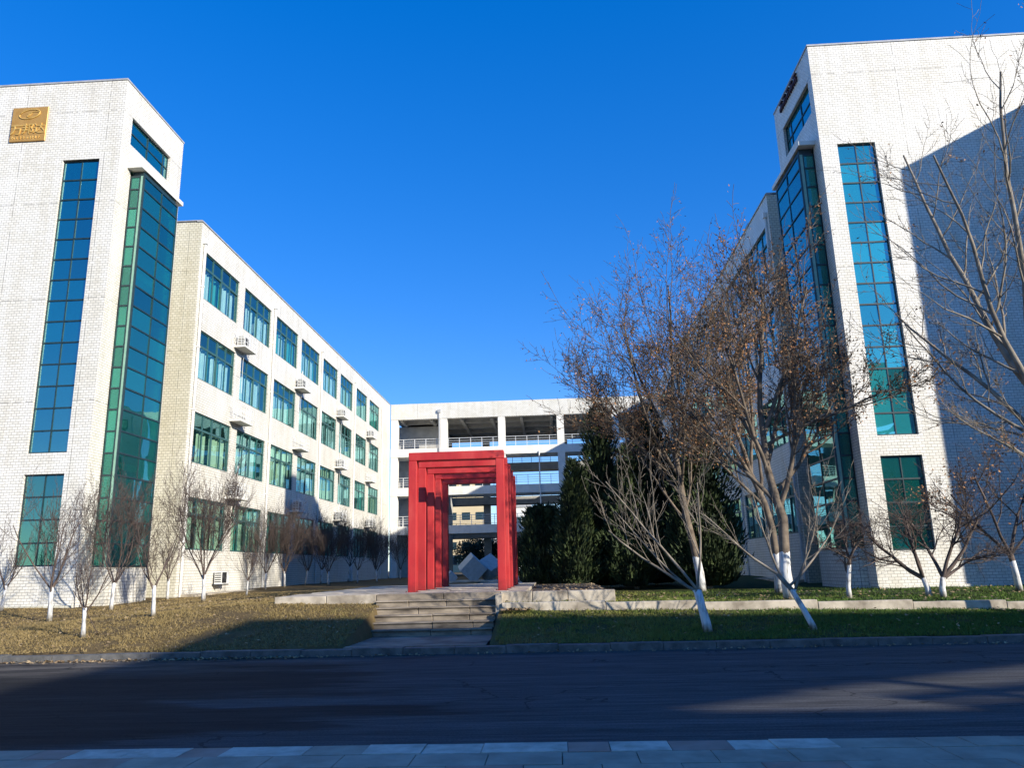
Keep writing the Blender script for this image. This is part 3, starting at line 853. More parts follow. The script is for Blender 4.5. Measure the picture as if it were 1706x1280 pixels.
# ------------------------------------------------------------------ gallery bridge closing the courtyard
br = thing('gallery_bridge', 'open white gallery bridge of four levels joining the two wings', 'building', (-3, 80, 0.6))
BY = 76.9
FLZ = [(5.0, 5.85), (8.85, 9.7), (12.8, 13.65)]
def gallery(y0, dy, tagname):
    y1 = y0 + dy
    for k, (a, b) in enumerate(FLZ):
        m = MB(); m.box(-16.38, 10.45, y0, y1, a, b - .02); m.build('floor_band', PLASTER, br)
    for xc in (-16.0, -10.9, -4.95, 1.05, 6.6, 10.0):
        m = MB(); m.box(xc - .36, xc + .36, y0 + .04, y0 + .70, 0.3, 16.7); m.build('pillar', PLASTER, br)
def railing(y0, mat, z):
    m = MB()
    for q in (0.28, 0.5, 0.72, 0.98):
        m.tube([(-16.3, y0, z + q), (10.4, y0, z + q)], [0.028 if q > .9 else 0.02] * 2, 5)
    xx = -16.2
    while xx < 10.4:
        m.box(xx - .025, xx + .025, y0 - .035, y0 + .035, z - .02, z + 1.0); xx += 1.15
    return m
gallery(BY, 3.0, 'front')
for a, b in FLZ:
    railing(BY + .12, STEEL, b - .02).build('railing', STEEL, br)
m = MB(); m.box(-16.38, 10.45, BY - .01, BY + .5, 16.7, 18.32); m.build('parapet', TILE_SIDE, br)
m = MB(); m.box(-16.38, 10.45, BY + .502, 92.0, 17.0, 17.4); m.build('roof_slab', GREYPL, br)
for k in range(9):
    m = MB(); m.box(-15.5 + k * 3.1, -15.2 + k * 3.1, BY + .51, 91.9, 16.55, 16.998); m.build('roof_beam', GREYPL, br)
for k in range(4):
    m = MB(); m.box(-16.3, 10.4, 79.4 + k * 3.3, 79.7 + k * 3.3, 16.62, 16.996); m.build('roof_beam', GREYPL, br)
# rear gallery
for k, (a, b) in enumerate(FLZ):
    m = MB(); m.box(-16.38, 10.45, 90.0, 92.5, a, b - .02); m.build('rear_floor_band', GREYPL, br)
    railing(92.3, DARKRAIL, b - .02).build('rear_railing', DARKRAIL, br)
m = MB(); m.box(-16.38, 10.45, 92.01, 92.5, 16.6, 18.0); m.build('rear_parapet', GREYPL, br)
for xc in (-13.0, -7.8, 1.6, 7.3):
    m = MB(); m.box(xc - .4, xc + .4, 91.2, 91.98, 0.3, 16.6); m.build('rear_pillar', GREYPL, br)
# stair block inside the left end and ground floor walls
m = MB()
m.box(-16.3, -11.6, 80.2, 89.0, 0.3, 16.5); m.build('stair_block', GREYPL, br)
m = MB(); m.box(-16.3, -11.0, 79.95, 80.15, 0.3, 4.98); m.build('ground_wall', GREYPL, br)
m = MB(); m.box(3.0, 10.4, 79.95, 80.15, 0.3, 4.98); m.build('ground_wall', GREYPL, br)
for z in (5.85, 9.7):
    m = MB(); m.box(4.5, 10.4, 81.0, 89.0, z, z + 2.9); m.build('lobby_block', GREYPL, br)
p = MB(); p.tube([(-11.35, BY - .08, 5), (-11.35, BY - .08, 17.4)], [.07] * 2, 8); p.box(-11.5, -11.2, BY - .2, BY - .011, 17.3, 17.6); p.build('drainpipe', COPING, br)
p = MB(); p.tube([(-1.2, BY - .08, 0.8), (-1.2, BY - .08, 13)], [.06] * 2, 8); p.build('drainpipe', PIPE, br)

# ------------------------------------------------------------------ red portal frames
ordn = ['front', 'second', 'third', 'fourth', 'rearmost']
for k in range(5):
    y = 20.62 + 1.53 * k
    t = thing('red_portal_frame', '%s of the five nested red portal frames on the terrace' % ordn[k], 'portal frame', (-2.59, y, 1.02), 'red portal frames')
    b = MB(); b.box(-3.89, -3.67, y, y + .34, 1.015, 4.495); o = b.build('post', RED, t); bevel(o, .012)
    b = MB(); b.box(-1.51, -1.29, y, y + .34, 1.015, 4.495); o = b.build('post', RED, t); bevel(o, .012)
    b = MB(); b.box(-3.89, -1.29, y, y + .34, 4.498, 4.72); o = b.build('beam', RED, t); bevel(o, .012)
    for xp in (-3.78, -1.40):
        b = MB(); b.box(xp - .17, xp + .17, y - .06, y + .40, 1.012, 1.032); o = b.build('base_plate', RED, t)
        for dx in (-.14, .14):
            b = MB(); b.tube([(xp + dx, y - .035, 1.03), (xp + dx, y - .035, 1.06)], [.016] * 2, 6, True); b.build('bolt', BLACK, t)

# ------------------------------------------------------------------ tilted stone cubes in the courtyard
for lab, loc, s, rot_ in (('large tilted grey granite cube balancing on its edge behind the red frames', (-4.75, 45.0, 1.62), 1.12, (0.30, 0.72, 0.45)),
                          ('paler tilted granite cube leaning on the large cube from the right', (-3.85, 45.7, 1.60), 1.0, (0.55, 0.66, -0.4)),
                          ('small granite cube half hidden beside the left of the large cube', (-5.95, 44.6, 1.12), 0.55, (0.2, 0.75, 0.3))):
    b = MB(); h = s / 2; b.box(-h, h, -h, h, -h, h)
    o = link('stone_cube', b.mesh('stone_cube', CUBE), None, loc); o.rotation_euler = rot_; bevel(o, .02)
    tag(o, lab, 'sculpture', 'tilted cubes')
b = MB(); b.box(-7.6, -1.8, 43.2, 47.6, 0.5, 0.93); pd = b.build('sculpture_base', STONE, None, False, (-4.7, 45.4, .5))
tag(pd, 'low stone base under the tilted cubes in the courtyard', 'plinth'); bevel(pd, .03)

# ------------------------------------------------------------------ trees
def perp(d, rr):
    a = Vector((rr.gauss(0, 1), rr.gauss(0, 1), rr.gauss(0, 1)))
    a -= d * a.dot(d)
    return a.normalized()

def grow(mb, rr, p, d, L, r, lev, P, tips):
    n = P['seg'][lev]
    pts = [p.copy()]; rad = [r]
    r1 = max(P['rmin'], r * P['taper'][lev])
    q = p.copy(); dd = d.copy()
    for i in range(n):
        dd = (dd + perp(dd, rr) * P['wob'][lev] + Vector((0, 0, P['up'][lev]))).normalized()
        q = q + dd * (L / n)
        pts.append(q.copy()); rad.append(lerp(r, r1, (i + 1) / n))
    mb.tube([tuple(v) for v in pts], rad, P['k'][lev])
    if lev + 1 >= P['lev']:
        tips.append((pts[-1], dd)); 
        if n > 1: tips.append((pts[len(pts) // 2], dd))
        return
    nc = P['n'][lev]; nc = rr.randint(int(nc * .8), int(nc * 1.2 + .5))
    for c in range(nc):
        t = lerp(P['t0'][lev], 1.0, (c + rr.random() * .9) / nc)
        t = min(t, 0.999)
        f = t * n; i = min(int(f), n - 1)
        bp = pts[i].lerp(pts[i + 1], f - i)
        ax = (pts[i + 1] - pts[i]).normalized()
        an = math.radians(rr.uniform(*P['ang'][lev]))
        cd = (ax * math.cos(an) + perp(ax, rr) * math.sin(an)).normalized()
        cl = L * rr.uniform(*P['len'][lev]) * (1.0 - 0.45 * t * P.get('tf', 1.0))
        if cd.z < P.get('minz', -0.5): cd.z = abs(cd.z) * .3; cd.normalize()
        grow(mb, rr, bp, cd, cl, max(P['rmin'], lerp(r, r1, t) * P['rr'][lev]), lev + 1, P, tips)
    if lev > 0:
        grow(mb, rr, pts[-1], dd, L * .55, r1, lev + 1, P, tips)

def leaf_cloud(rr, tips, per, spread, size, keep=1.0, squash=1.0):
    mb = MB()
    for p, d in tips:
        if rr.random() > keep: continue
        for k in range(rr.randint(1, per)):
            c = p + Vector((rr.gauss(0, spread), rr.gauss(0, spread), rr.gauss(0, spread) - spread * .4))
            u = Vector((rr.gauss(0, 1), rr.gauss(0, 1), rr.gauss(0, 1))).normalized()
            v = perp(u, rr); s = size * rr.uniform(.6, 1.4)
            a = c + u * s; b = c + v * s * .45; e = c - u * s * .6; f = c - v * s * .45
            mb.quad(tuple(a), tuple(b), tuple(e), tuple(f))
    return mb

def bare_tree(name, label, cat, base, trunks, P, seed, bark, group=None, leaves=None, twigmat=None):
    """trunks: list of (points relative to base, radii, list of limb starts) - every limb is grown from a trunk polyline"""
    rr = random.Random(seed)
    t = thing(name, label, cat, base, group)
    tm = MB(); cm = MB(); tips = []
    for pts, rad, limbs in trunks:
        tm.tube([tuple(q) for q in pts], rad, 9, True)
        for (frac, d, L, r) in limbs:
            f = frac * (len(pts) - 1); i = min(int(f), len(pts) - 2)
            bp = Vector(pts[i]).lerp(Vector(pts[i + 1]), f - i)
            grow(cm, rr, bp, Vector(d).normalized(), L, r, 0, P, tips)
    link('trunk', tm.mesh('trunk', bark, smooth=True), t)
    link('crown', cm.mesh('crown', twigmat or bark, smooth=True), t)
    if leaves:
        lm = leaf_cloud(rr, tips, *leaves)
        o = link('dry_leaves', lm.mesh('dry_leaves', LEAFB), t); o['kind'] = 'stuff'
    return t

PS = dict(lev=5, seg=[5, 4, 3, 2, 2], wob=[.13, .15, .18, .2, .2], up=[.14, .24, .24, .18, .1], taper=[.4, .45, .5, .6, .7], k=[6, 4, 3, 3, 3], rmin=.0036,
          n=[5, 5, 4, 2], t0=[.12, .1, .12, .2], ang=[(20, 50), (22, 50), (25, 50), (25, 50)], len=[(.5, .85), (.45, .75), (.4, .7), (.4, .6)], rr=[.5, .5, .6, .7])
def young_tree_meshes(seed, h, spread, dens, wash=.85, nl=5):
    rr = random.Random(seed); tm = MB(); cm = MB(); tips = []
    th = rr.uniform(.75, .95); lean = (rr.uniform(-.09, .09), rr.uniform(-.09, .09))
    pts = [Vector((0, 0, -.08)), Vector((lean[0] * .3, lean[1] * .3, th * .35)), Vector((lean[0] * .6, lean[1] * .7, th * .7)), Vector((lean[0], lean[1], th))]
    tm.tube([tuple(q) for q in pts], [.072, .055, .05, .054], 8, True)
    P = dict(PS); P['n'] = [max(3, int(5.2 * dens)), max(3, int(5.2 * dens)), max(3, int(4.2 * dens)), 2]
    for k in range(nl):
        a = 2 * math.pi * (k + rr.uniform(-.3, .3)) / nl
        d = Vector((math.cos(a) * spread, math.sin(a) * spread, rr.uniform(.75, 1.1))).normalized()
        grow(cm, rr, pts[-1] - Vector((0, 0, rr.uniform(0.02, .2))), d, (h - th) * rr.uniform(.50, .72), .024, 0, P, tips)
    return tm.mesh('trunk', BARK_S, smooth=True), cm.mesh('crown', TWIG, smooth=True)
YT = [young_tree_meshes(11, 3.7, .62, .9), young_tree_meshes(12, 4.5, .42, 1.4), young_tree_meshes(13, 3.1, .6, .65, nl=4), young_tree_meshes(14, 4.4, .46, 1.4), young_tree_meshes(15, 3.5, .66, .8)]
young = [
 # x, y, variant, scale, rot, label
 (-18.2, 25.2, 2, 1.0, 0.3, 'young whitewashed tree cut by the left edge of the picture'),
 (-14.1, 21.5, 0, 1.1, 1.2, 'spreading whitewashed tree second from the left on the dry lawn'),
 (-10.35, 17.0, 2, 0.78, 2.0, 'thin whitewashed sapling nearest the kerb, propped by a stick'),
 (-14.1, 24.5, 1, 1.0, 0.5, 'dense upright whitewashed tree before the glass bay of the left tower'),
 (-9.85, 19.0, 2, 0.9, 3.3, 'slim whitewashed tree alone in the middle of the dry lawn'),
 (-15.3, 30.5, 2, 1.0, 4.1, 'small whitewashed tree tucked in the corner between left tower and wing'),
 (-11.75, 25.9, 3, 1.12, 2.4, 'bushy double stemmed whitewashed tree before the near end of the wing'),
 (-12.6, 31.7, 4, 0.7, 2.9, 'low whitewashed sapling just right of the bushy double stemmed tree'),
 (-15.1, 40.4, 1, 1.0, 1.1, 'whitewashed tree below the second window column of the left wing'),
 (-14.9, 42.8, 3, 1.1, 3.0, 'twin trunk whitewashed tree where sunlight ends on the left wing'),
 (-15.2, 47.4, 0, 1.1, 5.2, 'first whitewashed tree standing in the shade of the left wing'),
 (-15.2, 50.5, 1, 1.05, 0.2, 'second whitewashed tree standing in the shade of the left wing'),
 (-13.1, 45.0, 3, 1.0, 1.9, 'leaning whitewashed tree at the front of the shaded row'),
 (-15.0, 56.5, 4, 1.3, 4.4, 'whitewashed tree in the shaded row below the fifth window column'),
 (-13.1, 51.6, 1, 1.0, 0.8, 'whitewashed tree at the middle of the shaded row by the courtyard'),
 (-13.4, 58.5, 3, 1.05, 3.7, 'whitewashed tree in the shaded row below the sixth window column'),
 (-11.8, 51.7, 0, 1.0, 2.2, 'whitewashed tree left of the red frames near the end of the row'),
 (-13.0, 65.5, 1, 1.0, 5.0, 'farthest whitewashed tree below the corner of wing and bridge'),
 (-10.4, 64.0, 3, 1.1, 1.4, 'far whitewashed tree just left of the red frame posts'),
]
for (x, y, v, s, rz, lab) in young:
    t = thing('young_tree', lab, 'tree', (x, y, terr(x, y)), 'whitewashed young trees on the left')
    t.rotation_euler = (0, 0, rz); t.scale = (s, s, s)
    link('trunk', YT[v][0], t); link('crown', YT[v][1], t)
    if 'propped' in lab:
        b = MB(); b.tube([(0.55, -.35, -.05), (0.1, -.05, .62), (-.55, .3, 1.3)], [.012, .011, .009], 5)
        link('prop_stick', b.mesh('prop_stick', TWIG), t)

# big right hand trees -------------------------------------------------
V = Vector
PB = dict(lev=5, seg=[6, 5, 4, 3, 2], wob=[.10, .13, .17, .2, .2], up=[.05, .07, .08, .06, .03], taper=[.4, .42, .45, .5, .6], k=[7, 5, 4, 3, 3], rmin=.0068,
          n=[6, 6, 5, 3], t0=[.25, .2, .15, .2], ang=[(22, 48), (25, 55), (28, 60), (30, 65)], len=[(.45, .75), (.42, .7), (.38, .62), (.35, .6)], rr=[.55, .52, .55, .7], minz=-.15)
zB = terr(4.95, 27.3)
bare_tree('bare_tree', 'tall bare tree with dry leaf tufts rising beside the dark junipers', 'tree', (4.95, 27.3, zB),
  [([V((0, 0, -.1)), V((-.02, 0, .6)), V((-.15, 0, 1.5)), V((-.34, 0, 2.6)), V((-.42, .05, 3.6)), V((-.52, .05, 4.6))], [.17, .145, .13, .118, .10, .09],
    [(.55, (-.75, -.1, .9), 3.6, .05), (.62, (.45, .2, 1), 3.4, .05), (.72, (-.6, .3, 1), 5.0, .06), (.78, (.2, -.5, 1), 4.6, .055), (.86, (-.62, -.5, 1), 5.2, .06), (.92, (.2, .4, 1.0), 5.2, .06),
     (.97, (-.3, .1, 1), 6.0, .065), (1, (-.1, -.1, 1), 6.4, .07), (1, (.28, .0, 1), 6.0, .055), (.9, (-.85, 0, .9), 4.8, .045), (.8, (-.9, -.3, .75), 4.2, .04)])],
  PB, 21, BARK_L, 'bare trees on the right', (2, .10, .045, .30))
zC = terr(6.7, 24.3)
PC = dict(PB); PC['n'] = [6, 6, 5, 3]
bare_tree('bare_tree', 'slender bare tree behind the thicker twin stem at right of centre', 'tree', (6.7, 24.3, zC),
  [([V((0, 0, -.1)), V((.04, 0, .9)), V((.0, 0, 1.9)), V((-.16, 0, 2.7)), V((-.45, .1, 3.6))], [.135, .115, .105, .095, .075],
    [(.7, (-.7, .1, .9), 3.4, .055), (.8, (.2, .5, 1), 3.8, .06), (.9, (-.5, -.2, 1), 4.2, .065), (1, (-.25, .1, 1), 4.6, .07), (1, (.25, .2, 1), 4.3, .06)])],
  PC, 33, BARK_L, 'bare trees on the right', (2, .10, .045, .30))
zC2 = terr(5.75, 19.9)
bare_tree('bare_tree', 'broad bare tree with thick whitewashed foot and tangled brown crown', 'tree', (5.78, 20.0, zC2),
  [([V((0, 0, -.1)), V((-.06, 0, .7)), V((-.02, 0, 1.3)), V((.02, 0, 2.0)), V((-.10, 0, 2.5)), V((-.24, 0, 3.3)), V((-.25, 0, 4.1))], [.165, .14, .13, .125, .105, .09, .075],
    [(.58, (.55, -.1, 1), 3.6, .075), (.62, (-.75, .2, .85), 3.3, .06), (.68, (.85, .3, .8), 3.4, .06), (.78, (-.5, -.4, 1), 3.6, .06), (.84, (.5, .4, 1), 3.8, .065), (.9, (-.4, .3, 1), 3.8, .06),
     (1, (.08, 0, 1), 4.4, .08), (1, (.4, -.3, 1), 4.2, .065), (.95, (.9, -.2, .5), 3.2, .045)])],
  PC, 35, BARK_L, 'bare trees on the right', (2, .09, .044, .32))
# leaning trees on the near strip of grass
PL = dict(lev=4, seg=[7, 5, 3, 2], wob=[.08, .12, .16, .2], up=[.07, .12, .12, .05], taper=[.35, .4, .5, .6], k=[6, 4, 3, 3], rmin=.004,
          n=[5, 4, 3], t0=[.25, .2, .2], ang=[(20, 45), (22, 45), (25, 50)], len=[(.4, .65), (.35, .6), (.3, .5)], rr=[.5, .55, .6], minz=.0)
zA = terr(3.05, 16.5)
bare_tree('bare_tree', 'leaning whitewashed tree on the front grass with low forked branches', 'tree', (3.05, 16.5, zA),
  [([V((0, 0, -.1)), V((-.02, 0, .15)), V((-.09, 0, .5)), V((-.15, 0, .82))], [.11, .095, .085, .085],
    [(.95, (-1, .1, .42), 2.2, .038), (1, (-.72, -.2, 1.0), 2.9, .032), (1, (.15, -.1, 1), 2.2, .03), (.9, (-.95, .3, .7), 2.4, .026)])],
  PL, 41, BARK_P, 'bare trees on the right')
zD = terr(5.15, 16.5)
bare_tree('bare_tree', 'thin tree leaning hard to the left on the front grass', 'tree', (5.2, 16.5, zD),
  [([V((0, 0, -.1)), V((-.05, 0, .08)), V((-.18, .05, .4)), V((-.36, .1, .78)), V((-.6, .15, 1.1))], [.075, .065, .058, .052, .045],
    [(1, (-1, .1, .55), 1.9, .034), (.9, (-.5, .1, 1.0), 1.9, .028), (.7, (.4, -.1, 1.1), 2.2, .03), (.8, (.9, .2, .5), 2.1, .03)])],
  PL, 43, BARK_P, 'bare trees on the right')
# small round pruned tree, the spreading pair and the tree at the right edge
PE = dict(lev=4, seg=[4, 4, 3, 2], wob=[.22, .28, .3, .3], up=[.05, .0, -.02, 0], taper=[.5, .5, .55, .6], k=[6, 4, 3, 3], rmin=.0045,
          n=[6, 6, 5], t0=[.3, .2, .2], ang=[(30, 65), (35, 75), (35, 80)], len=[(.6, .9), (.5, .8), (.4, .7)], rr=[.6, .55, .6], minz=-.4)
zE = terr(7.5, 20.8)
bare_tree('bare_tree', 'small whitewashed tree with a tight round tangled crown by the right tower', 'tree', (7.5, 20.8, zE),
  [([V((0, 0, -.1)), V((.0, 0, .3)), V((.08, 0, .75)), V((.12, 0, 1.0))], [.075, .06, .05, .045],
    [(.55, (-.35, .1, 1), .55, .034), (1, (-.9, .2, .7), .75, .03), (1, (.8, 0, .7), .75, .03), (1, (0, .5, 1), .8, .03), (1, (.1, -.6, .9), .8, .03), (1, (.0, 0, 1), .8, .03)])],
  PE, 51, BARK_S, 'bare trees on the right', None, TWIG)
PF = dict(PE); PF['up'] = [.10, .08, .05, 0]; PF['wob'] = [.14, .2, .25, .3]
zF = terr(9.7, 21.0)
bare_tree('bare_tree', 'left of the two dark spreading trees before the sunlit right tower wall', 'tree', (9.6, 21.0, zF),
  [([V((0, 0, -.1)), V((-.03, 0, .25)), V((-.1, 0, .5))], [.085, .07, .06],
    [(1, (-1, .1, .75), 1.7, .05), (1, (-.5, -.3, 1), 1.7, .05), (.9, (-1, .2, .4), 1.5, .035), (1, (.1, .3, 1), 1.6, .045)])],
  PF, 61, BARK_S, 'bare trees on the right', None, TWIG)
bare_tree('bare_tree', 'right of the two dark spreading trees before the sunlit right tower wall', 'tree', (9.85, 20.8, zF),
  [([V((0, 0, -.1)), V((.0, 0, .25)), V((.06, 0, .5))], [.09, .075, .065],
    [(1, (1, .1, .8), 1.8, .055), (1, (.4, -.3, 1), 1.7, .05), (.9, (1, .2, .5), 1.6, .04), (1, (-.2, .3, 1), 1.6, .05)])],
  PF, 62, BARK_S, 'bare trees on the right', None, TWIG)
zH = terr(13.0, 23.0)
bare_tree('bare_tree', 'bushy dark tree against the shaded wall at the right edge', 'tree', (13.0, 23.0, zH),
  [([V((0, 0, -.1)), V((-.03, 0, .5)), V((-.08, 0, 1.0))], [.10, .085, .075],
    [(1, (-1, .1, .8), 2.2, .05), (1, (-.4, -.3, 1), 2.4, .05), (1, (.3, .2, 1), 2.4, .05), (.9, (-.9, -.2, 1.2), 2.3, .04), (1, (.8, 0, .9), 2.0, .04)])],
  PF, 63, BARK_S, 'bare trees on the right', (2, .08, .05, .35), TWIG)
# tall pale tree just outside the frame whose limbs reach in from the right
PI = dict(lev=4, seg=[9, 6, 4, 2], wob=[.10, .15, .2, .22], up=[.03, .08, .10, .05], taper=[.28, .35, .45, .6], k=[7, 5, 4, 3], rmin=.0045,
          n=[9, 6, 4], t0=[.15, .2, .2], ang=[(25, 55), (28, 60), (30, 60)], len=[(.28, .5), (.3, .55), (.3, .55)], rr=[.5, .55, .6], minz=-.2)
zI = terr(11.6, 17.2)
bare_tree('bare_tree', 'tall pale barked tree outside the right edge reaching bare limbs in', 'tree', (11.7, 17.2, zI),
  [([V((0, 0, -.1)), V((-.05, 0, 1.0)), V((-.18, 0, 2.0)), V((-.40, 0, 3.0)), V((-.75, 0, 4.0)), V((-.95, 0, 5.0))], [.19, .17, .155, .14, .12, .10],
    [(.62, (-1, .0, 1.35), 5.2, .07), (.72, (-.85, .2, .45), 4.2, .045), (.8, (-.7, -.2, 1.45), 6.6, .075), (.95, (-.35, .1, 1), 7.0, .08), (1, (.1, -.2, 1), 7.2, .08), (1, (.6, .2, 1), 6.5, .07), (.55, (-1, -.2, .55), 3.2, .04)])],
  PI, 71, BARK_P, 'bare trees on the right', (2, .06, .04, .12))

# ------------------------------------------------------------------ junipers
def juniper(label, base, h, rad, seed, n, tipk=1.0, lobes=0):
    rr = random.Random(seed); rs = np.random.RandomState(seed)
    t = thing('juniper_tree', label, 'tree', base, 'dark junipers')
    b = MB(); b.tube([(0, 0, -.1), (0, 0, h * .5), (0, 0, h * .92)], [.12, .08, .02], 6); link('trunk', b.mesh('trunk', BARK_S), t)
    offs = [(rr.uniform(-.25, .25) * rad, rr.uniform(-.25, .25) * rad, rr.uniform(.65, 1.0)) for k in range(3)]
    offs[0] = (0, 0, 1.0)
    def prof(u):
        return rad * (min(1, (u + .02) / .16) ** .6) * (1 - u) ** (.55 * tipk) * (1.0 if u < .2 else 1.05 - .15 * u)
    core = MB()
    for (ox, oy, sc) in offs:
        pts = []; rads = []
        for i in range(9):
            u = i / 8.0
            pts.append((ox, oy, .12 + u * h * sc * .95)); rads.append(max(.01, prof(u) * .55 * (.75 + .25 * sc)))
        core.tube(pts, rads, 10)
    link('inner_wood', core.mesh('inner_wood', JUNCORE, smooth=True), t)
    # needle sprays: upright narrow leaf clumps over the whole volume
    vs = []; 
    ph = rs.uniform(0, 6.28, 12)
    for i in range(n):
        ox, oy, sc = offs[rr.randrange(3)]
        u = rr.random() ** 1.25
        a = rr.uniform(0, 2 * math.pi)
        lump = 1 + .20 * math.sin(3 * a + ph[0] + 9 * u) + .18 * math.sin(7 * a + ph[1] - 17 * u) + .16 * math.sin(23 * u + ph[2] + 2 * a) + (.35 * rr.random() if rr.random() < .08 else 0)
        r = prof(u) * (.75 + .25 * sc) * lump * (1 - .42 * rr.random() ** 2)
        z = .12 + u * h * sc
        c = Vector((ox + r * math.cos(a), oy + r * math.sin(a), z))
        out = Vector((math.cos(a), math.sin(a), rr.uniform(.9, 2.2))) + Vector((rr.gauss(0, .3), rr.gauss(0, .3), rr.gauss(0, .3)))
        out.normalize()
        w = perp(out, rr); L = rr.uniform(.10, .30); wd = L * rr.uniform(.12, .24)
        vs += [tuple(c - w * wd), tuple(c + w * wd), tuple(c + out * L)]
    me = bpy.data.meshes.new('foliage')
    me.from_pydata(vs, [], [(3 * i, 3 * i + 1, 3 * i + 2) for i in range(n)])
    me.materials.append(JUNIPER)
    o = link('foliage', me, t); o['kind'] = 'stuff'
    return t
juniper('tallest dark juniper just left of the big leaning trunk', (2.15, 33, terr(2, 33)), 7.6, 1.3, 1, 19000, .7)
juniper('tall dark juniper behind the big bare tree trunk', (4.4, 34.5, terr(4.1, 34)), 7.8, 1.4, 2, 18000, .7)
juniper('broad greener juniper right of the big bare tree trunk', (5.75, 30, terr(5.7, 30)), 6.4, 1.35, 3, 19000, .75)
juniper('narrow mid height juniper between the tallest juniper and red frames', (0.85, 31.4, terr(.7, 31)), 5.0, .85, 4, 11000, .85)
juniper('low rounded juniper closest to the red frames', (-.40, 32.6, terr(-.3, 32)), 3.3, 1.05, 5, 10000, .5)
juniper('mid height juniper filling the gap below the tall junipers', (3.2, 31.6, terr(3, 31)), 5.6, 1.2, 6, 13000, .7)

# ------------------------------------------------------------------ things behind the bridge
def block(label, x0, x1, y0, y1, h, mat, cols, rws):
    t = thing('apartment_block', label, 'building', ((x0 + x1) / 2, (y0 + y1) / 2, 0.8), 'far buildings beyond the bridge')
    b = MB(); b.box(x0, x1, y0, y1, .5, h); b.build('wall', mat, t)
    b = MB(); b.box(x0 - .3, x1 + .3, y0 - .3, y1 + .3, h + .002, h + .6); b.build('roof', COPING, t)
    me = box_mesh('window', 1.7, .12, 1.6, FRAMED)
    bp = wpos(t)
    for r in range(rws):
        for c in range(cols):
            link('window', me, t, (x0 + (x1 - x0) * (c + .5) / cols - bp[0], y0 - .03 - bp[1], 3.2 + r * 3.1 - bp[2]))
block('beige apartment block seen through the bridge behind the red frames', -23, -14.2, 165, 177, 22, BEIGE, 3, 6)
block('white apartment block far behind the bridge opening', -11.5, -5.5, 185, 200, 15.6, WHITEB, 3, 4)
block('white low building seen under the second level of the bridge', -14, 4, 150, 158, 8.2, WHITEB, 6, 2)
def shrub(label, base, h, rad, seed, n):
    rr = random.Random(seed)
    t = thing('evergreen_shrub', label, 'shrub', base, 'shrubs behind the bridge')
    b = MB()
    for k in range(5):
        a = rr.uniform(0, 6.28); b.tube([(0, 0, -.1), (math.cos(a) * rad * .3, math.sin(a) * rad * .3, h * .4), (math.cos(a) * rad * .6, math.sin(a) * rad * .6, h * .75)], [.05, .04, .02], 5)
    link('stem', b.mesh('stem', TWIG), t)
    tips = []
    for i in range(n):
        u = Vector((rr.gauss(0, 1), rr.gauss(0, 1), rr.gauss(0, 1))).normalized() * (rr.random() ** .4)
        tips.append((Vector((u.x * rad, u.y * rad, h * .55 + u.z * h * .45)), u))
    o = link('foliage', leaf_cloud(rr, tips, 3, .12, .14).mesh('foliage', SHRUBL), t); o['kind'] = 'stuff'
for i, (x, y, h, r_, lab) in enumerate(((-9.5, 96, 4.6, 3.0, 'dark shrub under the bridge left of the tilted cubes'), (-5.4, 97, 5.0, 3.2, 'dark shrub under the bridge behind the tilted cubes'),
        (-1.0, 96.5, 4.6, 3.0, 'dark shrub under the bridge right of the tilted cubes'), (3.4, 97, 4.6, 3.0, 'dark shrub under the bridge beside the red frame'))):
    shrub(lab, (x, y, .86), h, r_, 80 + i, 4200)

# ------------------------------------------------------------------ neighbours outside the frame that throw the shadows
def neighbour(label, poly, h, cols):
    cx_ = sum(p[0] for p in poly) / len(poly); cy_ = sum(p[1] for p in poly) / len(poly)
    t = thing('neighbour_building', label, 'building', (cx_, cy_, 0))
    n = len(poly); b = MB()
    b.v = [(p[0], p[1], -.05) for p in poly] + [(p[0], p[1], h) for p in poly]
    b.f = [tuple(range(n))[::-1], tuple(range(n, 2 * n))] + [(i, (i + 1) % n, n + (i + 1) % n, n + i) for i in range(n)]
    b.build('wall', ACROSS, t)
    for i, j, c in cols:
        a, e = Vector((poly[i][0], poly[i][1], 0)), Vector((poly[j][0], poly[j][1], 0))
        dv = (e - a); ln = dv.length; dv.normalize()
        me = box_mesh('window', 2.2, .1, 1.9, FRAMED)
        for r in range(int(h // 3.9)):
            for k in range(c):
                p = a + dv * (ln * (k + .5) / c)
                o = link('window', me, t, (p.x - cx_, p.y - cy_, 2.6 + 3.9 * r)); o.rotation_euler = (0, 0, math.atan2(dv.y, dv.x))
    return t
def prism_xz(mb, poly, y0, y1):
    n = len(poly); k = len(mb.v)
    mb.v += [(x, y0, z) for x, z in poly] + [(x, y1, z) for x, z in poly]
    mb.f += [tuple(k + i for i in range(n)), tuple(k + n + i for i in range(n))[::-1]] + [(k + i, k + n + i, k + n + (i + 1) % n, k + (i + 1) % n) for i in range(n)]
pk = thing('neighbour_building', 'unseen grey building behind the viewer, slot added for the road light streak', 'building', (50, -18, 0))
pw = MB(); ya, yb = -5.7, -5.4
prism_xz(pw, [(24, -.05), (34.5, -.05), (34.5, 11.1), (24, 9.75)], ya, yb)  # hollow shell; sloped slot added to throw a light streak on the road
prism_xz(pw, [(24, 10.5), (34.5, 12.6), (34.5, 16), (24, 16)], ya, yb)
prism_xz(pw, [(34.5, -.05), (80, -.05), (80, 16), (34.5, 16)], ya, yb)
prism_xz(pw, [(24.4, 9.98), (34.5, 11.55), (34.5, 11.85), (24.4, 10.2)], ya + .05, yb - .05)  # bars added in the slot to split the light streak
prism_xz(pw, [(25.3, 9.8), (25.6, 9.8), (27.0, 11.2), (26.7, 11.2)], ya + .08, yb - .08)
pw.build('wall', ACROSS, pk)
pw = MB()
